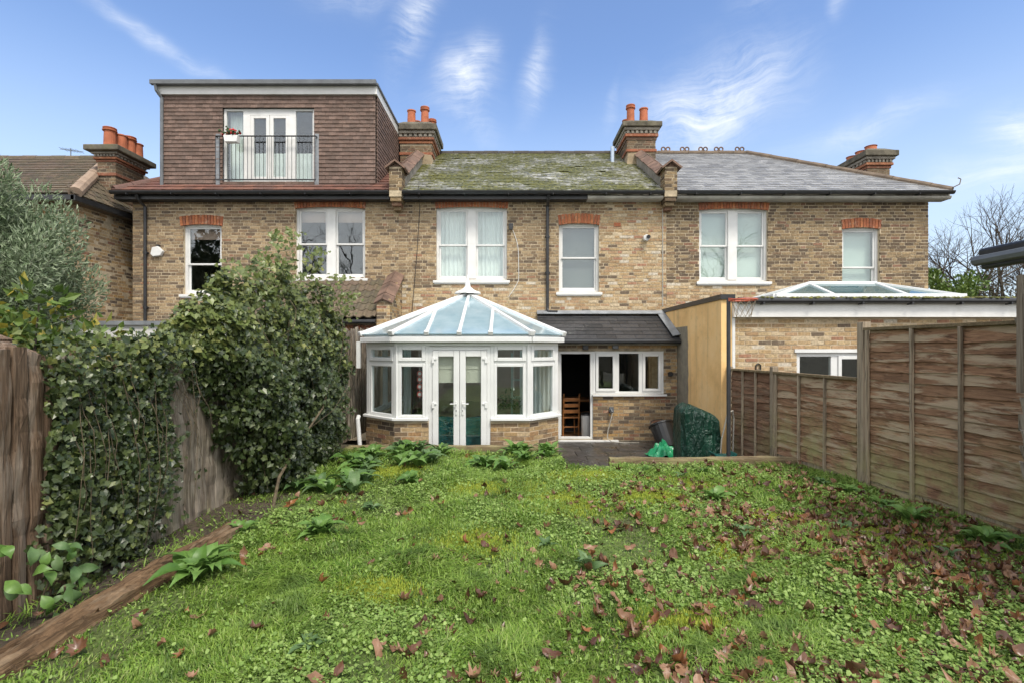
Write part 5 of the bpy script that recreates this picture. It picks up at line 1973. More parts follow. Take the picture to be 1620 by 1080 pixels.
# --- hanging ivy nearest the viewer (thin curtain over the planks)
def n3(x, y, z):
    return math.sin(x * 3.1 + 1.3) * math.cos(y * 4.3 + z * 2.1) + .6 * math.sin(y * 9.1 - z * 6.7) + .4 * math.cos(z * 13.3 + y * 5.1)


def make_strands(n, start, length, step, wander):
    """points along hanging shoots: (point, fraction down the shoot)"""
    out = []
    for i in range(n):
        p = start()
        L = random.uniform(*length)
        k = int(L / step)
        dy_, dx_ = random.gauss(0, wander), random.uniform(0, wander)
        for j in range(k):
            f_ = j / max(1, k)
            p = p + Vector((dx_ * step + random.gauss(0, .006), dy_ * step + random.gauss(0, .008), -step))
            if p.z < .02:
                break
            out.append((p.copy(), f_))
    return out


def start_a():
    y = 3.22 + .98 * random.random() ** .9
    return Vector((FXL + .06 + random.random() * .10, y, random.uniform(.9, 1.68)))


STR_A = make_strands(150, start_a, (.4, 1.5), .024, .07)


def start_b():
    y = random.uniform(5.55, 7.8)
    return Vector((FXL + .24 + random.random() * .22, y, random.uniform(.9, 2.2)))


STR_B = make_strands(170, start_b, (.3, 1.3), .03, .12)


def surf_a():
    if random.random() < .55:                     # shoots hanging free of the planks
        p, f_ = random.choice(STR_A)
        if random.random() < f_ * .5:
            return None
        return p + Vector((random.gauss(0, .018), random.gauss(0, .022), random.gauss(0, .01))), Vector((1, -.4, .35)), random.random() < .10 + .25 * (p.z > 1.3)
    if random.random() < .13:                     # fringe along the fence top, over the bare planks
        y = random.uniform(3.9, 5.1)
        z = 1.68 - abs(random.gauss(0, .14))
        return Vector((FXL + random.uniform(-.10, .16), y, z)), Vector((1, -.3, .6)), random.random() < .35
    y = random.uniform(3.18, 5.0)
    z = 1.70 * random.random() ** .8
    if y > 4.0:                                   # thins out over the grey planks
        if z < 1.40 + .05 * math.sin(y * 17) and random.random() < min(.97, .35 + (y - 4.0) * 2.2):
            return None
    if y < 3.5 and random.random() < (3.5 - y) * 2.2 * (1 if z < 1.3 else .4):
        return None
    if n3(1, y * 1.7, z * 1.3) < .05 and random.random() < .85:
        return None                               # dark gaps between the shoots
    bulge = .05 + .10 * max(0, n3(0, y, z)) + (.12 if z > 1.3 else 0)
    if y > 4.3:
        bulge *= .6
    d = bulge * random.random() ** .5
    if z > 1.38:
        d = random.uniform(-.22, .24) if z > 1.55 else random.uniform(-.02, .24)
        z += random.uniform(-.08, .08)
    return Vector((FXL + .05 + d, y + random.gauss(0, .02), z)), Vector((1, -.25, .45)), (z > 1.45 and random.random() < .5)


st_r = .012
stA = []
for i in range(22):
    y = random.uniform(3.25, 4.65)
    zt = random.uniform(1.2, 1.65)
    pts_ = []
    L_ = random.uniform(.5, 1.5)
    for k in range(7):
        f_ = k / 6
        pts_.append(Vector((FXL + .10 + .14 * math.sin(f_ * 2.2) + random.gauss(0, .01), y + .18 * f_ * math.sin(i) + random.gauss(0, .012), max(.02, zt - L_ * f_))))
    stA.append(pts_)
st_r = .0035
ivyA = ivy_thing('hanging curtain of ivy with thin stems over the nearer left fence', 'ivy', surf_a, 11000, (.018, .066), None, stA)

# --- big domed ivy
def surf_b():
    if random.random() < .22:
        p, f_ = random.choice(STR_B)
        return p + Vector((random.gauss(0, .02), random.gauss(0, .03), random.gauss(0, .01))), Vector((1, -.4, .35)), p.z > 1.3 and random.random() < .5
    y = random.uniform(4.4, 8.0)
    f_ = (y - 4.4) / 3.6
    zmax = float(np.interp(y, [4.5, 5.0, 5.6, 6.5, 7.4, 8.0], [1.82, 2.18, 2.34, 2.52, 2.42, 2.2])) + .10 * math.sin(y * 5.3) + .07 * math.sin(y * 11 + 1)
    zmin = max(0.0, 1.55 - (y - 4.55) * 1.9) + max(0, y - 7.3) * .3
    zmin = max(.02, zmin)
    if zmax < zmin:
        return None
    z = random.uniform(zmin, zmax)
    g = (z - zmin) / max(.1, zmax - zmin)
    depth = min(1.0, .25 + (y - 4.4) * .9) * (.42 * math.sin(min(1.0, .14 + g * .95) * math.pi) ** .6 + .08) * (.55 + .6 * math.sin(min(1, max(.06, f_)) * math.pi))
    hole = n3(2, y * 1.5, z * 1.6)
    depth += .10 * n3(0, y, z) + .06 * hole
    if hole < -.35 and random.random() < .7:
        return None
    back = random.random() < .28 and z > 1.6
    d = depth * (random.random() ** .4)
    x = FXL + .04 + d
    nr = Vector((1, -.35, .25 + .9 * g * g))
    if back:
        x = FXL - depth * random.random() * .8
        nr = Vector((-.2, -.6, 1))
    edge = random.gauss(0, .03)
    return Vector((x, y + edge, z + random.gauss(0, .02))), nr, (z > 1.5 and random.random() < .30 + .5 * g)


stB = []
for i in range(16):
    y = random.uniform(5.2, 8.0)
    zt = random.uniform(1.4, 2.4)
    L_ = random.uniform(.6, 1.7)
    stB.append([Vector((FXL + .38 + .16 * math.sin(k * .5 + i) + random.gauss(0, .015), y + .12 * math.sin(k * .4 + i * 2), max(.05, zt - L_ * k / 6))) for k in range(7)])
st_r = .0045
stB.insert(0, [Vector((-2.42, 5.15, 0)), Vector((-2.44, 5.3, .25)), Vector((-2.40, 5.75, .55)), Vector((-2.36, 6.3, .85)), Vector((-2.38, 6.7, 1.25)), Vector((-2.5, 6.9, 1.6))])
stB.insert(1, [Vector((-2.39, 6.0, .66)), Vector((-2.3, 6.5, .8)), Vector((-2.28, 7.0, 1.05)), Vector((-2.25, 7.3, 1.5))])
ivyB = ivy_thing('large domed ivy bush spilling over the fence towards the conservatory', 'ivy', surf_b, 30000, (.03, .085), None, stB)
m = MB()
m.tube([(-2.42, 5.1, -.05), (-2.44, 5.3, .25), (-2.40, 5.75, .55), (-2.36, 6.3, .85), (-2.38, 6.7, 1.25)], [.018, .016, .014, .011, .008], 7)
m.build('stem', M_stem, ivyB)
# upright sprays on top of the dome
sp = []
for (y, x, z, h) in ((5.05, -2.95, 2.0, .42), (5.15, -2.85, 2.0, .35), (6.0, -2.9, 2.55, .35), (6.5, -2.95, 2.65, .42), (6.9, -2.8, 2.6, .3), (7.4, -2.7, 2.3, .3), (5.6, -2.9, 2.3, .3), (7.7, -2.6, 2.1, .3)):
    for k in range(90):
        f_ = random.random()
        c = Vector((x + .15 * f_ + random.gauss(0, .07 + .05 * (1 - f_)), y + random.gauss(0, .09), z - .15 + (h + .2) * f_))
        sp.append(leaf_matrix(c, (.6, -.6, .6), random.uniform(.045, .085)))
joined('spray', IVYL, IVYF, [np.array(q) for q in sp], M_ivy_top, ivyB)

# ================================================================ trees
def grow_tree(mb, p, d, L, r_, depth, tips, spread=.5, up=.12, seglen=.3, nb=(2, 3), shrink=.72):
    pts_, rs = [Vector(p)], [r_]
    d = Vector(d).normalized()
    n = max(2, int(L / seglen))
    for i in range(n):
        d = (d + Vector((random.gauss(0, .10), random.gauss(0, .10), random.gauss(0, .06) + up * .3))).normalized()
        pts_.append(pts_[-1] + d * (L / n))
        rs.append(r_ * (1 - .35 * (i + 1) / n))
    mb.tube(pts_, rs, 6 if r_ > .02 else 4, caps=False)
    if depth == 0:
        tips += pts_[1:]
        return
    for k in range(random.randint(*nb)):
        b = pts_[random.randint(max(1, len(pts_) // 2), len(pts_) - 1)] if k else pts_[-1]
        nd = (d + Vector((random.gauss(0, spread), random.gauss(0, spread), random.gauss(0, spread * .7) + up))).normalized()
        grow_tree(mb, b, nd, L * random.uniform(shrink - .12, shrink + .08), rs[-1] * .76, depth - 1, tips, spread, up, seglen, nb, shrink)


def bare_tree(name, loc, h, label, depth=6, lean=(0, 0, 1), group=None, nb=(2, 4)):
    t = thing(name, loc, label, 'tree', group)
    tips = []
    mt = MB()
    grow_tree(mt, loc, lean, h * .30, h * .03, depth, tips, .55, .10, .3, nb, .76)
    # trunk is the first tube, the rest is the crown
    n0 = next(i for i, f in enumerate(mt.f) if max(f) >= 6 * (1 + max(2, int(h * .30 / .3)))) if len(mt.f) else 0
    nv = 6 * (1 + max(2, int(h * .30 / .3)))
    tr = MB(); tr.v = mt.v[:nv]; tr.f = mt.f[:n0]
    tr.build('trunk', M_bark, t, smooth=True)
    cr = MB(); cr.v = mt.v[nv:]; cr.f = [tuple(i - nv for i in f) for f in mt.f[n0:]]
    cr.build('crown', M_bark, t, smooth=True)
    return t, tips


M_bark = plain('bark', (.075, .058, .043), .95, .25, 8, .5)
random.seed(21)
bare_tree('bare_tree', (17.2, 17.5, -.3), 7.6, 'bare winter tree with fine twigs beyond the fence at right', 6, nb=(3, 4))
random.seed(22)
bare_tree('bare_tree', (19.6, 19.5, -.3), 7.6, 'second bare twiggy tree at the right edge behind the shed roof', 6, nb=(3, 4))
random.seed(23)
bare_tree('bare_tree', (-12.6, -9.5, -.3), 13.0, 'tall bare tree behind the viewer, mirrored in the left double window', 5)
random.seed(24)
bare_tree('bare_tree', (15.0, -10.0, -.3), 13.0, 'tall bare tree behind the viewer, mirrored in the right double window', 5)
random.seed(5)


def leafy(name, c, rad, n, size, mat, label, cat, shape=LEAF1, faces=[(0, 1, 2, 3)], trunk=True, clumps=26, thin=1.0, kind_leaf='crown', up=.4, nind=0, narrow=1.0):
    t = thing(name, (c[0], c[1], -.06), label, cat)
    cs = []
    for i in range(clumps):
        v = Vector((random.gauss(0, 1), random.gauss(0, 1), random.gauss(0, 1))).normalized() * random.uniform(.35, 1.0)
        cs.append((Vector((c[0] + v.x * rad[0], c[1] + v.y * rad[1], c[2] + v.z * rad[2])), random.uniform(.22, .42)))
    ms = []
    for i in range(n):
        cc, rr_ = random.choice(cs)
        v = Vector((random.gauss(0, 1), random.gauss(0, 1), random.gauss(0, 1))).normalized() * (random.random() ** .4)
        p = cc + Vector((v.x * rad[0], v.y * rad[1], v.z * rad[2])) * rr_
        s = random.uniform(*size)
        dd = (v + Vector((0, 0, up)) + Vector((random.gauss(0, .5), random.gauss(0, .5), random.gauss(0, .5)))).normalized()
        nn = dd.orthogonal().normalized()
        nn = (Matrix.Rotation(random.uniform(0, 6.28), 3, dd) @ nn)
        ms.append(basis(p, dd.cross(nn) * s * narrow, dd * s, nn * s))
    ms = nearest_first(ms)
    pieces('leaf', ms, mat, t, nind, shape=[shape], faces=faces, rest=kind_leaf)
    mb = MB()
    for (cc, rr_) in cs:
        b = Vector((c[0], c[1], -.06))
        mid_ = b.lerp(cc, .5) + Vector((0, 0, .15 * rad[2]))
        mb.tube([b + Vector((random.gauss(0, .03), random.gauss(0, .03), 0)), mid_, cc], [.035 * max(rad), .02 * max(rad), .006], 5)
    mb.build('trunk', M_bark, t)
    return t


OLV = [(0, -.5, 0), (.5, 0, .1), (0, .5, 0), (-.5, 0, .1)]
leafy('olive_tree', (-7.75, 7.4, 2.75), (1.1, 1.1, 1.45), 60000, (.07, .12), M_olive, 'large silvery olive tree behind the left fence', 'tree', OLV, clumps=110, narrow=.27, up=.6)
leafy('bramble_shrub', (-4.40, 4.5, 1.52), (.85, .55, .60), 1700, (.07, .125), M_bramble, 'yellow-green bramble shrub above the left fence beneath the olive tree', 'shrub', LEAF1, clumps=30, narrow=.62, nind=150)
leafy('evergreen_shrub', (12.75, 14.6, 2.75), (1.0, 1.0, 1.2), 5200, (.10, .17), M_evergreen, 'green leafy shrub beyond the right house corner', 'shrub', LEAF1, clumps=30, narrow=.5)
leafy('hedge_shrub', (14.9, 15.6, 2.2), (1.7, 1.0, 1.7), 8000, (.07, .12), leaf_mat('brown_twig_leaf', [(.06, .05, .03), (.10, .08, .05), (.05, .06, .025)], .7, .1), 'dull brown hedge below the bare trees at right', 'hedge', LEAF1, clumps=40, narrow=.4)

leafy('evergreen_tree', (-20.5, -9.5, 5.0), (3.4, 2.5, 4.6), 5200, (.35, .6), leaf_mat('dark_evergreen', [(.02, .04, .014), (.035, .06, .02), (.05, .08, .028)], .5, .1), 'dark evergreen tree behind the viewer, mirrored in the leftmost sash window', 'tree', LEAF1, clumps=60, narrow=.5)

# ================================================================ shed pieces at both edges
sd = thing('garden_shed', (4.6, 3.0, 0), 'weathered board shed with black felt roof at the right edge', 'shed')
brd = []
for i in range(13):
    z = .66 + i * .115
    ya = 3.66 + random.uniform(-.05, .02)
    M = beam_matrix((3.69 + random.uniform(-.004, .004), ya, z + .06), (3.69, 1.2, z + .06), .022, .122, (-.12, 0, 1))
    brd.append(M)
pieces('cladding_board', brd, M_rot_grey, sd, jit=.04)
MB().box(3.64, 3.685, 3.60, 3.65, 1.28, 2.12).build('corner_batten', M_rot_grey, sd)
for (x, y) in ((3.76, 3.5), (3.76, 1.4), (5.0, 3.5), (5.0, 1.4)):
    MB().box(x - .04, x + .04, y - .04, y + .04, -.05, 2.1).build('post', M_post, sd)
MB().box(3.72, 5.0, 3.56, 3.60, .66, 2.14).build('end_wall', M_rot_grey, sd)
rf = MB()
rf.slab([(3.60, 3.90, 2.24), (5.2, 3.90, 2.62), (5.2, 1.0, 2.62), (3.60, 1.0, 2.24)], .05)
rf.slab([(3.595, 3.91, 2.24), (3.66, 3.91, 2.24), (3.66, 1.0, 2.24), (3.595, 1.0, 2.24)], -.12)
rf.build('felt_roof', M_black, sd, bevel=.02)
gb = MB().tube([(3.60, 3.93, 2.27), (3.60, 1.0, 2.27)], .04, 8)
gb.build('roof_edge', M_grey_metal, sd)
sl_ = thing('lean_to_roof', (-3.5, 2.6, 0), 'dark timber shed roof corner rising behind the rotten planks at the far left', 'shed')
m = MB().slab([(-3.55, 3.52, 1.66), (-3.15, 3.52, 1.52), (-3.15, 1.2, 1.52), (-3.55, 1.2, 1.66)], .04)
m.slab([(-4.6, 3.55, 2.05), (-3.5, 3.55, 1.66), (-3.5, 1.2, 1.66), (-4.6, 1.2, 2.05)], .05)
m.build('roof_board', M_rot, sl_)
MB().box(-4.5, -3.6, 1.4, 3.35, -.1, 1.62).build('wall', M_rot, sl_)

# ================================================================ basketball stand, covered barbecue, bin, sheets
bb = thing('basketball_stand', (3.34, 7.8, -.47), 'dark basketball pole with orange ring and white net by the fence', 'basketball hoop')
px_, py_ = 3.34, 7.8
MB().tube([(px_, py_, -.47), (px_, py_, 2.36)], .03, 10).build('pole', plain('dark_pole', (.035, .036, .04), .45), bb)
M_ring = plain('orange_ring', (.45, .10, .05), .5)
ring = [(px_ + .21 + .19 * math.cos(a), py_ - .05 + .19 * math.sin(a), 2.33) for a in [i * 2 * math.pi / 24 for i in range(25)]]
MB().tube(ring, .015, 6, caps=False).build('ring', M_ring, bb)
MB().beam((px_, py_, 2.34), (px_ + .03, py_ - .05, 2.33), .05, .05).build('bracket', M_ring, bb)
nt = MB()
for i in range(9):
    for s in (-1, 1):
        pts_ = []
        for k in range(6):
            f_ = k / 5
            a = (i + s * f_ * 1.5) * 2 * math.pi / 9
            r2 = .185 - .085 * f_ ** .8
            pts_.append((px_ + .21 + r2 * math.cos(a), py_ - .05 + r2 * math.sin(a), 2.325 - .27 * f_))
        nt.tube(pts_, .0035, 4, caps=False)
nt.build('net', plain('net_cord', (.30, .25, .18), .9), bb)


def cover_mesh():
    """draped tarpaulin over a barbecue: rings of a rounded box, pinched with folds"""
    r_ = random.Random(3)
    vs_, fs = [], []
    n, m = 48, 22
    cx, cy = 3.17, 8.62
    for j in range(m + 1):
        f_ = j / m
        z = -.46 + 1.04 * f_
        shrink_ = 1.02 - .22 * f_ + .10 * f_ * f_ - (.0 if f_ < .93 else (f_ - .93) * 4.0)
        for i in range(n):
            a = 2 * math.pi * i / n
            ca, sa = math.cos(a), math.sin(a)
            e = .38
            x = math.copysign(abs(ca) ** e, ca) * .355
            y = math.copysign(abs(sa) ** e, sa) * .27
            fold = (.020 * math.sin(a * 9 + 4 * f_) + .016 * math.sin(a * 17 + 2 + 7 * f_) + .03 * math.sin(a * 4 + f_ * 5)) * (1 - .5 * f_)
            dz = -.10 * f_ * max(0.0, x / .335) + .09 * f_ * f_ * max(0.0, -x / .335 - .2) + .03 * math.sin(a * 3 + 1) * f_
            lean = -.03 * f_
            vs_.append((cx + x * shrink_ * (1 + fold * 2.2) + lean, cy + y * shrink_ * (1 + fold * 2.2), z + dz + .012 * math.sin(a * 6 + 9 * f_) + (.03 * math.sin(a * 5) if j == 0 else 0)))
    for j in range(m):
        for i in range(n):
            a, b = j * n + i, j * n + (i + 1) % n
            fs.append((a, b, b + n, a + n))
    vs_.append((cx - .03, cy, .60))
    for i in range(n):
        fs.append((m * n + i, m * n + (i + 1) % n, len(vs_) - 1))
    return vs_, fs


def fn_tarp(t, p, o, pos):
    c = t.ramp(t.noise(pos, 4, 5), [(.3, (.004, .026, .017)), (.7, (.009, .055, .034))])
    setp(t, p, Base_Color=c, Roughness=.36)
    h = t.math('ADD', t.noise(t.mapping(pos, scale=(3, 3, 1.2)), 2.2, 4, .5, 1.6), t.math('MULTIPLY', t.noise(pos, 30, 3), .15))
    bump(t, p, h, 1.0, .12)


M_tarp = material('green_tarpaulin', fn_tarp)
v, f = cover_mesh()
tag(link('barbecue_cover', raw_mesh('barbecue_cover', v, f, M_tarp, True)), 'dark green tarpaulin cover over a barbecue by the yellow wall', 'cover')

bn = thing('black_bucket', (3.08, 10.2, -.46), 'black plastic tub tilted behind the bright green sheet', 'tub')
m = MB()
T = Matrix.Translation((3.08, 10.2, -.16)) @ Matrix.Rotation(R(25), 4, 'Z') @ Matrix.Rotation(R(-28), 4, 'X')
b2_ = MB().lathe((0, 0, 0), [(.20, -.25), (.235, .22), (.255, .22), (.255, .25), (.22, .25), (.19, -.22)], 20)
b2_.v = [tuple(T @ Vector(q)) for q in b2_.v]
b2_.build('body', M_black, bn, smooth=False)
hd = MB().tube([(T @ Vector((.26 * math.cos(a), .26 * math.sin(a) * .2, .24 + .12 * math.sin(a)))) for a in [i * math.pi / 10 for i in range(11)]], .008, 6)
hd.build('handle', M_black, bn)


def crumple(cx, cy, z0, rx, ry, h, seed):
    vs_, fs = [], []
    n = 34
    r_ = random.Random(seed)
    for i in range(n + 1):
        for j in range(n + 1):
            u, v_ = i / n * 2 - 1, j / n * 2 - 1
            d = math.sqrt(u * u + v_ * v_)
            a = math.atan2(v_, u)
            edge = 1 + .18 * math.sin(a * 3 + 1) + .10 * math.sin(a * 7)
            hh = max(0.0, 1 - d / edge)
            wr = .5 + .5 * math.sin(a * 5 + d * 6) * .6 + .4 * math.sin(u * 9 + v_ * 5) + .3 * math.sin(v_ * 13 - u * 4)
            vs_.append((cx + u * rx * edge, cy + v_ * ry * edge, z0 + .015 + h * hh ** .7 * (.55 + .35 * wr) + r_.uniform(0, .02) * hh))
    for i in range(n):
        for j in range(n):
            a = i * (n + 1) + j
            fs.append((a, a + n + 1, a + n + 2, a + 1))
    return vs_, fs


v, f = crumple(2.84, 9.55, -.455, .25, .24, .36, 4)
tag(link('plastic_sheet', raw_mesh('plastic_sheet', v, f, plain('bright_green_plastic', (.02, .30, .13), .3, .2, 8, .2), False)), 'crumpled bright green plastic sheet on the patio', 'plastic sheet')
tr = MB()
tr.prism([(3.10, 0), (3.14, -.06), (3.42, -.06), (3.46, 0), (3.44, 0), (3.41, -.045), (3.15, -.045), (3.12, 0)], 'y', 7.75, 8.0)
tr.v = [(x, y, z - .02) for (x, y, z) in tr.v]
tag(tr.build('seed_tray', plain('teal_plastic', (.015, .09, .08), .4)), 'small dark green plastic tray behind the timber edging', 'tray')
MB().box(3.12, 3.42, 7.78, 7.97, -.46, -.085).build('tray_block', M_brick_mix)
tag(bpy.data.objects['tray_block'], 'rough brick block under the green plastic tray', 'block')
hb = MB().tube([(3.42, 8.35, -.46), (3.44, 8.3, .1), (3.52, 8.25, .55), (3.60, 8.25, .58), (3.64, 8.3, .45), (3.64, 8.35, -.46)], .012, 7)
tag(hb.build('bent_tube', M_cornice), 'bent pale metal tube leaning between the cover and the pole', 'tube')
hk = MB().tube([(4.28, NY - .02, 1.30), (4.28, NY - .02, 1.22), (4.36, NY - .02, 1.22), (4.36, NY - .02, 1.30), (4.32, NY - .02, 1.33), (4.28, NY - .02, 1.30)], .012, 6)
tag(hk.build('wall_hook', M_black), 'small black loop fixed on the neighbouring brick wall above the fence', 'hook')

# ================================================================ plants on the lawn
def broad_leaf(nseg, wide, seed):
    r_ = random.Random(seed)
    vs_, fs = [], []
    for i in range(nseg + 1):
        t_ = i / nseg
        wd = wide * (math.sin(min(1, t_ * 1.05 + .04) * math.pi) ** .75) * (1 if t_ < .98 else .1)
        if t_ < .2:
            wd *= .35 + t_ * 3
        zz = .38 * math.sin(t_ * math.pi * .62) - .33 * t_ * t_ * t_
        rip = r_.uniform(-.02, .02)
        for s in (-1, -.5, 0, .5, 1):
            vs_.append((s * wd * .5, t_, zz + .10 * abs(s) * wd * 1.6 + rip * s))
    for i in range(nseg):
        for k in range(4):
            a = i * 5 + k
            fs.append((a, a + 1, a + 6, a + 5))
    return vs_, fs


BL = [broad_leaf(7, w_, s) for s, w_ in enumerate((.34, .40, .30, .37))]
BLM = {}
def rosette(x, y, size, n, mat, label, group='broad-leaved rosettes in the lawn', name='broad_leaf_plant'):
    z = float(lawn_h(x, y)) - .01
    t = thing(name, (x, y, z), label, 'plant', group)
    key = mat.name
    if key not in BLM:
        BLM[key] = [raw_mesh('leaf', v_, f_, mat, True) for (v_, f_) in BL]
    n = int(n * 1.35)
    for i in range(n):
        a = i * 2.4 + random.gauss(0, .25)
        f_ = i / n
        pitch = .20 + .85 * f_ + random.gauss(0, .12)           # inner leaves stand up
        s = size * random.uniform(.7, 1.1) * (.62 + .5 * (1 - f_))
        M = Matrix.Translation((x, y, z)) @ Matrix.Rotation(a, 4, 'Z') @ Matrix.Rotation(pitch * .9, 4, 'X') @ Matrix.Rotation(random.gauss(0, .25), 4, 'Y') @ Matrix.Diagonal((s, s, s * random.uniform(.7, 1.1), 1))
        link('leaf', BLM[key][i % 4], t, M)
    return t


PL = [(-2.16, 3.51, .27, 26, M_broad, 'large bright leafy rosette beside the old timber beam'),
      (-1.62, 4.24, .22, 20, M_broad, 'leafy rosette in the grass right of the ivy foot'),
      (-2.32, 4.30, .17, 8, M_broad, 'small leafy plant growing over the far end of the timber beam'),
      (-1.05, 2.64, .12, 6, M_dock, 'small pale weed in the left foreground grass'),
      (0.54, 3.68, .15, 7, M_dock, 'grey-green weed with few leaves in the middle of the lawn'),
      (1.96, 4.27, .15, 8, M_dock, 'grey-green weed among leaves right of the lawn centre'),
      (2.13, 5.29, .20, 18, M_broad, 'leafy rosette in the lawn towards the patio edging'),
      (-1.22, 6.04, .20, 18, M_broad, 'dense leafy rosette in front of the conservatory'),
      (3.84, 4.10, .22, 20, M_broad, 'large leafy plant at the foot of the tall fence panel'),
      (3.67, 4.64, .20, 16, M_broad, 'leafy plant by the fence next to the dead leaves'),
      (3.32, 3.82, .13, 7, M_dock, 'small weed in dead leaves near the right fence'),
      (3.74, 5.12, .16, 10, M_broad, 'low leafy plant under the tall fence post'),
      (3.69, 5.52, .17, 10, M_broad, 'leafy clump at the foot of the low lap panel'),
      (3.65, 5.95, .15, 9, M_dock, 'small clump of leaves below the low lap panel'),
      (2.19, 4.49, .09, 5, M_dock, 'tiny weed near the pale fallen leaf'),
      (1.72, 6.56, .13, 9, M_broad, 'small leafy plant just before the patio edging'),
      (2.46, 6.46, .14, 9, M_broad, 'leafy plant before the patio edging, below the green cover'),
      (2.14, 6.34, .12, 8, M_dock, 'low weed before the patio edging, left of the basketball pole'),
      (-2.42, 5.69, .24, 12, M_dock, 'broad grey-green leaves at the ivy foot near the stem'),
      (0.28, 4.03, .10, 6, M_dock, 'tiny rosette in the clover left of the lawn middle'),
      (2.98, 4.49, .12, 6, M_dock, 'small weed beside the bright moss patch'),
      (-1.41, 5.12, .14, 9, M_dock, 'low flat rosette in the lawn left of centre')]
for (x, y, s, n, m_, lb) in PL:
    rosette(x, y, s * 1.18, n, m_, lb)
# leafy bed before the conservatory and along the ivy
random.seed(31)
k = 0
for i in range(46):
    if i < 30:
        x = -2.3 + 1.5 * random.random() ** 1.3
        y = random.uniform(5.5, 7.8) if x < -1.7 else random.uniform(6.6, 7.8)
    elif i < 38:
        x, y = random.uniform(-.3, .62), random.uniform(7.3, 7.75)
    else:
        x, y = random.uniform(-1.2, .2), random.uniform(6.6, 7.7)
    rosette(x, y, random.uniform(.24, .36), random.randint(7, 10), random.choice((M_broad, M_broad, M_dock)),
            *(('leafy green plant in the weedy patch between ivy and conservatory', 'leafy plants beside the ivy') if x < -1.55 else ('leafy green plant under the right conservatory window', 'leafy plants under the right conservatory window') if x > -.3 else ('leafy green plant in the grass before the conservatory doors', 'leafy plants before the conservatory doors')))
# bramble leaves near the left edge
for (x, y, z, lb) in ((-2.80, 3.02, .30, 'large bramble leaves against the rotten planks'), (-2.85, 2.72, .36, 'bramble leaves at the extreme left of the planks'), (-2.72, 3.05, .08, 'low bramble leaves at the foot of the rotten planks')):
    t = thing('bramble_plant', (x, y, 0), lb, 'plant', 'bramble plants on the left fence')
    for i in range(15):
        c = Vector((x + random.uniform(-.02, .14), y + random.uniform(-.12, .12), z + random.uniform(-.14, .16)))
        s = random.uniform(.075, .125)
        M = leaf_matrix(c, (.8, -.7, .5), s)
        link('leaf', BLM[M_broad.name][i % 4] if i % 2 else BLM[M_dock.name][i % 4], t, M @ Matrix.Diagonal((1.5, 1, 1, 1)))
    MB().tube([(x - .05, y, 0), (x, y + .03, z * .6), (x + .05, y - .03, z + .1)], .006, 5).build('stem', M_stem, t)

# ================================================================ grass, ground cover, fallen leaves
def vnoise(x, y, s, seed):
    """smooth value noise in numpy"""
    g = np.random.default_rng(seed).random((64, 64))
    u, v_ = x * s + 100, y * s + 100
    i, j = np.floor(u).astype(int), np.floor(v_).astype(int)
    a, b = u - i, v_ - j
    a, b = a * a * (3 - 2 * a), b * b * (3 - 2 * b)
    q = lambda ii, jj: g[ii % 64, jj % 64]
    return (q(i, j) * (1 - a) + q(i + 1, j) * a) * (1 - b) + (q(i, j + 1) * (1 - a) + q(i + 1, j + 1) * a) * b


def lawn_points(n, power=1.7, ymin=1.75):
    """points on the visible lawn, denser towards the viewer"""
    out = []
    tot = 0
    while tot < n:
        u = rng.random(n)
        y = ymin * (1 + u * ((7.75 / ymin) ** (1 / power * 1.0) - 1)) ** power
        x = (rng.random(n) * 2.1 - 1.05) * (y * 1.0125 + .15)
        far = np.where(x < .72, 7.84, np.where(x < 1.35, 6.7, 6.98))
        ok = (x > -2.95) & (x < 3.8 + (8.9 - y) * .11 - .03) & (y < far)
        # keep clear of the beam's bed at the left
        bed = (x < -2.36 + (y - 4.4) * .07) & (y < 5.2)
        ok &= ~(bed & (rng.random(n) < .88))
        p = np.stack([x[ok], y[ok]], 1)
        out.append(p)
        tot += len(p)
    return np.concatenate(out)[:n]


NG = 230000
MOSS = [(3.05, 4.35, .46, .34), (3.35, 3.9, .34, .3), (2.55, 4.75, .36, .26), (-.2, 5.75, .5, .34), (.45, 5.2, .45, .34), (-1.7, 6.6, .45, .25), (1.9, 4.0, .38, .28), (2.2, 6.0, .45, .34), (-.3, 4.2, .34, .3), (1.0, 2.9, .3, .22), (.9, 6.2, .45, .3), (1.5, 5.3, .4, .26), (-.9, 3.3, .3, .2)]


def in_moss(P):
    f = np.zeros(len(P))
    for (mx, my, ra, rb_) in MOSS:
        f = np.maximum(f, np.exp(-(((P[:, 0] - mx) / ra) ** 2 + ((P[:, 1] - my) / rb_) ** 2) * 1.4))
    return f


P = lawn_points(int(NG * 1.6))
lush = vnoise(P[:, 0], P[:, 1], 1.3, 1) * .6 + vnoise(P[:, 0], P[:, 1], 3.7, 2) * .4
right = np.clip((P[:, 0] - .3) / 3.5, 0, 1) * np.clip((6 - P[:, 1]) / 3, 0, 1)
keep = rng.random(len(P)) < np.clip(.30 + 1.6 * (lush - .32) - .22 * right, .18, 1)
keep &= rng.random(len(P)) > .6 * in_moss(P)
P, lush = P[keep][:NG], lush[keep][:NG]
n = len(P)
tuft = np.clip((vnoise(P[:, 0], P[:, 1], 2.6, 3) - .62) * 5, 0, 1)
h = (.020 + .034 * rng.random(n)) * (.45 + 1.0 * lush) + tuft * .07 * rng.random(n)
h *= 1 + .12 * np.clip(P[:, 1] - 4, 0, 4)
ang = rng.random(n) * 2 * np.pi
ang = np.where(rng.random(n) < .4, vnoise(P[:, 0], P[:, 1], 2.2, 5) * 9 + rng.normal(0, .4, n), ang)
lean = np.abs(rng.normal(.75, .45, n)) + tuft * .6
wd = (.0017 + .0022 * rng.random(n)) * (1 + .16 * np.clip(P[:, 1] - 2, 0, 6))
dirx, diry = np.cos(ang), np.sin(ang)
sx, sy = -diry, dirx
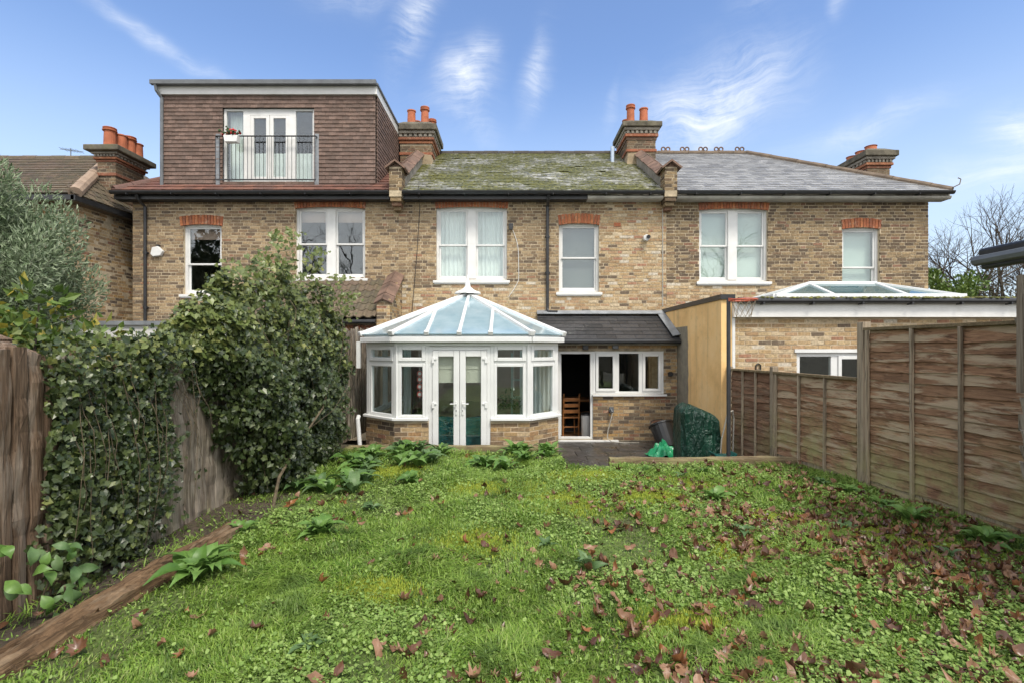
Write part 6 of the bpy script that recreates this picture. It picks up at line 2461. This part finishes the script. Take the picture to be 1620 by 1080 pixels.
z0 = lawn_h(P[:, 0], P[:, 1])
V = np.zeros((n, 7, 3))
for k, (f_, wf) in enumerate(((0, 1.0), (.38, .95), (.74, .65))):
    ox = dirx * h * lean * f_ ** 1.7
    oy = diry * h * lean * f_ ** 1.7
    oz = h * f_ * (1 - .32 * f_ * np.clip(lean, 0, 1.5))
    for s, c in ((-1, 0), (1, 1)):
        V[:, k * 2 + c, 0] = P[:, 0] + ox + s * sx * wd * wf
        V[:, k * 2 + c, 1] = P[:, 1] + oy + s * sy * wd * wf
        V[:, k * 2 + c, 2] = z0 + oz - .004
V[:, 6, 0] = P[:, 0] + dirx * h * lean * 1.08
V[:, 6, 1] = P[:, 1] + diry * h * lean * 1.08
V[:, 6, 2] = z0 + h * (1 - .42 * np.clip(lean, 0, 1.5))
g_o = np_mesh('grass', V.reshape(-1, 3), [(0, 1, 3, 2), (2, 3, 5, 4), (4, 5, 6)], n, 7, M_grass)
tag(g_o, 'uneven green lawn grass with long drooping tufts', 'grass', kind='stuff')

# bright moss cushions in the lawn, as very short dense growth
mp = []
for (mx, my, ra, rb_) in MOSS:
    k = int(52000 * ra * rb_)
    q = rng.normal(0, .5, (k, 2))
    mp.append(np.stack([mx + q[:, 0] * ra, my + q[:, 1] * rb_], 1))
P = np.concatenate(mp)
n = len(P)
a = rng.random(n) * 2 * np.pi
hh = .018 + .022 * rng.random(n)
ww = .004 + .004 * rng.random(n)
z0 = lawn_h(P[:, 0], P[:, 1])
V = np.zeros((n, 3, 3))
for k, sgn in ((0, -1), (1, 1)):
    V[:, k] = np.stack([P[:, 0] + sgn * ww * np.cos(a), P[:, 1] + sgn * ww * np.sin(a), z0], 1)
V[:, 2] = np.stack([P[:, 0] + .012 * np.sin(a), P[:, 1] - .012 * np.cos(a), z0 + hh], 1)
M_lawnmoss = leaf_mat('lawn_moss', [(.30, .38, .04), (.42, .50, .06), (.54, .58, .10), (.34, .42, .05)], .8, .3)
tag(np_mesh('lawn_moss', V.reshape(-1, 3), [(0, 1, 2)], n, 3, M_lawnmoss), 'bright yellow-green moss patches in the lawn', 'moss', kind='stuff')

# low round-leaved ground cover
NC = 78000
P = lawn_points(int(NC * 2.2))
cl = vnoise(P[:, 0], P[:, 1], 1.1, 11) * .55 + vnoise(P[:, 0], P[:, 1], 3.1, 12) * .45 + .12 * np.clip(P[:, 0] / 3, -1, 1)
keep = rng.random(len(P)) < np.clip((cl - .44) * 5.0, .06, 1) * (1 - .85 * in_moss(P))
P = P[keep][:NC]
n = len(P)
s = (.003 + .0092 * rng.random(n) ** 1.7) * (1 + .10 * np.clip(P[:, 1] - 2, 0, 6))
z0 = lawn_h(P[:, 0], P[:, 1]) + .008 + .038 * rng.random(n)
a = rng.random(n) * 2 * np.pi
tx, ty = rng.normal(0, .35, n), rng.normal(0, .35, n)
V = np.zeros((n, 6, 3))
for k in range(6):
    b = a + k * np.pi / 3
    rr_ = s * (1.25 if k == 0 else (.8 if k == 3 else 1.0))
    V[:, k, 0] = P[:, 0] + rr_ * np.cos(b)
    V[:, k, 1] = P[:, 1] + rr_ * np.sin(b)
    V[:, k, 2] = z0 + rr_ * (np.cos(b) * tx + np.sin(b) * ty)
c_o = np_mesh('ground_cover', V.reshape(-1, 3), [(0, 1, 2, 3), (0, 3, 4, 5)], n, 6, M_clover)
tag(c_o, 'tiny round-leaved weeds spread through the lawn', 'ground cover', kind='stuff')


# fallen leaves
def dead_leaf(seed):
    r_ = random.Random(seed)
    lob = [(0, -.42), (.12, -.30), (.40, -.34), (.28, -.12), (.55, .08), (.30, .14), (.34, .42), (.12, .30), (0, .62), (-.13, .30), (-.36, .40), (-.30, .12), (-.55, .05), (-.27, -.12), (-.40, -.36), (-.12, -.30)]
    c1, c2, c3 = r_.uniform(-1.2, 2.6), r_.uniform(-1.0, 1.9), r_.uniform(-1.2, 1.2)
    simple = seed % 3 != 0
    vs_ = [(0, 0, .03)]
    mid = []
    for k, (x, y) in enumerate(lob):
        if simple:
            a = math.atan2(y, x)
            x, y = r_.uniform(.26, .34) * math.cos(a) * (1 + r_.uniform(-.2, .15)), .52 * math.sin(a) * (1 + r_.uniform(-.12, .1))
        x += r_.uniform(-.05, .05); y += r_.uniform(-.05, .05)
        z = c1 * x * x + c2 * y * y + c3 * x * y + r_.uniform(-.05, .07)
        vs_.append((x, y, z))
        mid.append((x * .5, y * .5, (c1 * x * x + c2 * y * y) * .25 + r_.uniform(-.035, .035)))
    m_ = len(lob)
    vs_ += mid
    fs = []
    for k in range(m_):
        a, b = 1 + k, 1 + (k + 1) % m_
        fs.append((a, b, b + m_, a + m_))
        fs.append((0, a + m_, b + m_))
    # stalk
    o_ = len(vs_)
    vs_ += [(-.012, -.38, .0), (.012, -.38, .0), (.03, -.85, .10), (.012, -.85, .10)]
    fs.append((o_, o_ + 1, o_ + 2, o_ + 3))
    return vs_, fs


DL = [dead_leaf(s) for s in range(18)]
P = lawn_points(12000, 1.5)
cl = vnoise(P[:, 0], P[:, 1], 1.5, 21)
dens = (.05 + .95 * np.clip((P[:, 0] + .1 + (3.9 - P[:, 1]) * .40) / 3.0, 0, 1) ** 1.05 * np.clip(1.25 - (P[:, 1] - 2) / 5, .14, 1)) * (.25 + 1.7 * np.clip(cl - .25, 0, 1))
dens *= np.clip((P[:, 1] / 4.0), .9, 1.2)
P = P[rng.random(len(P)) < dens * 1.4]
order = np.argsort(P[:, 1])
P = P[order]
LM = [[raw_mesh('fallen_leaf', v_, f_, m_, True) for (v_, f_) in DL] for m_ in M_dead]
labels = ['dark brown fallen leaf lying on the lawn', 'pale tan fallen leaf lying on the lawn', 'orange-brown fallen leaf lying on the lawn']
groups = ['dark brown leaves on the lawn', 'tan leaves on the lawn', 'orange-brown leaves on the lawn']
restm = [[] for _ in M_dead]
random.seed(77)
for i, (x, y) in enumerate(P):
    kind = random.choices((0, 1, 2), (.52, .38, .10))[0]
    s = random.uniform(.055, .11) if random.random() < .6 else random.uniform(.03, .06)
    z = float(lawn_h(x, y)) + random.uniform(.012, .042)
    M = Matrix.Translation((x, y, z)) @ Matrix.Rotation(random.uniform(0, 6.28), 4, 'Z') @ Matrix.Rotation(random.gauss(0, .5), 4, 'X') @ Matrix.Rotation(random.gauss(0, .5), 4, 'Y') @ Matrix.Diagonal((s * random.uniform(.6, 1.1), s, s, 1))
    if i < 300:
        o_ = link('fallen_leaf', LM[kind][i % 18], None, M)
        where = 'beside the right fence foot' if x > 2.3 and y > 2.6 else ('in the near grass left of centre' if x < -.2 else ('in the near grass at the middle' if x < 1.1 else 'in the near grass on the right'))
        tag(o_, labels[kind].replace('lying on the lawn', where), 'leaf', groups[kind].replace('on the lawn', where))
    else:
        restm[kind].append((i % 18, np.array(M)))
lv, lm = [], []
for kind in range(3):
    for (vv, q) in restm[kind]:
        b_ = np.asarray(DL[vv][0])
        lv.append(b_ @ q[:3, :3].T + q[:3, 3])
        lm.append(kind)
litter = np_mesh('leaf_litter', np.concatenate(lv), DL[0][1], len(lv), len(DL[0][0]), M_dead[0], None, True)
for m_ in M_dead[1:]:
    litter.data.materials.append(m_)
litter.data.polygons.foreach_set('material_index', np.repeat(np.array(lm), len(DL[0][1])).astype(np.int32))
tag(litter, 'brown and tan leaf litter scattered further back over the lawn', 'leaf litter')
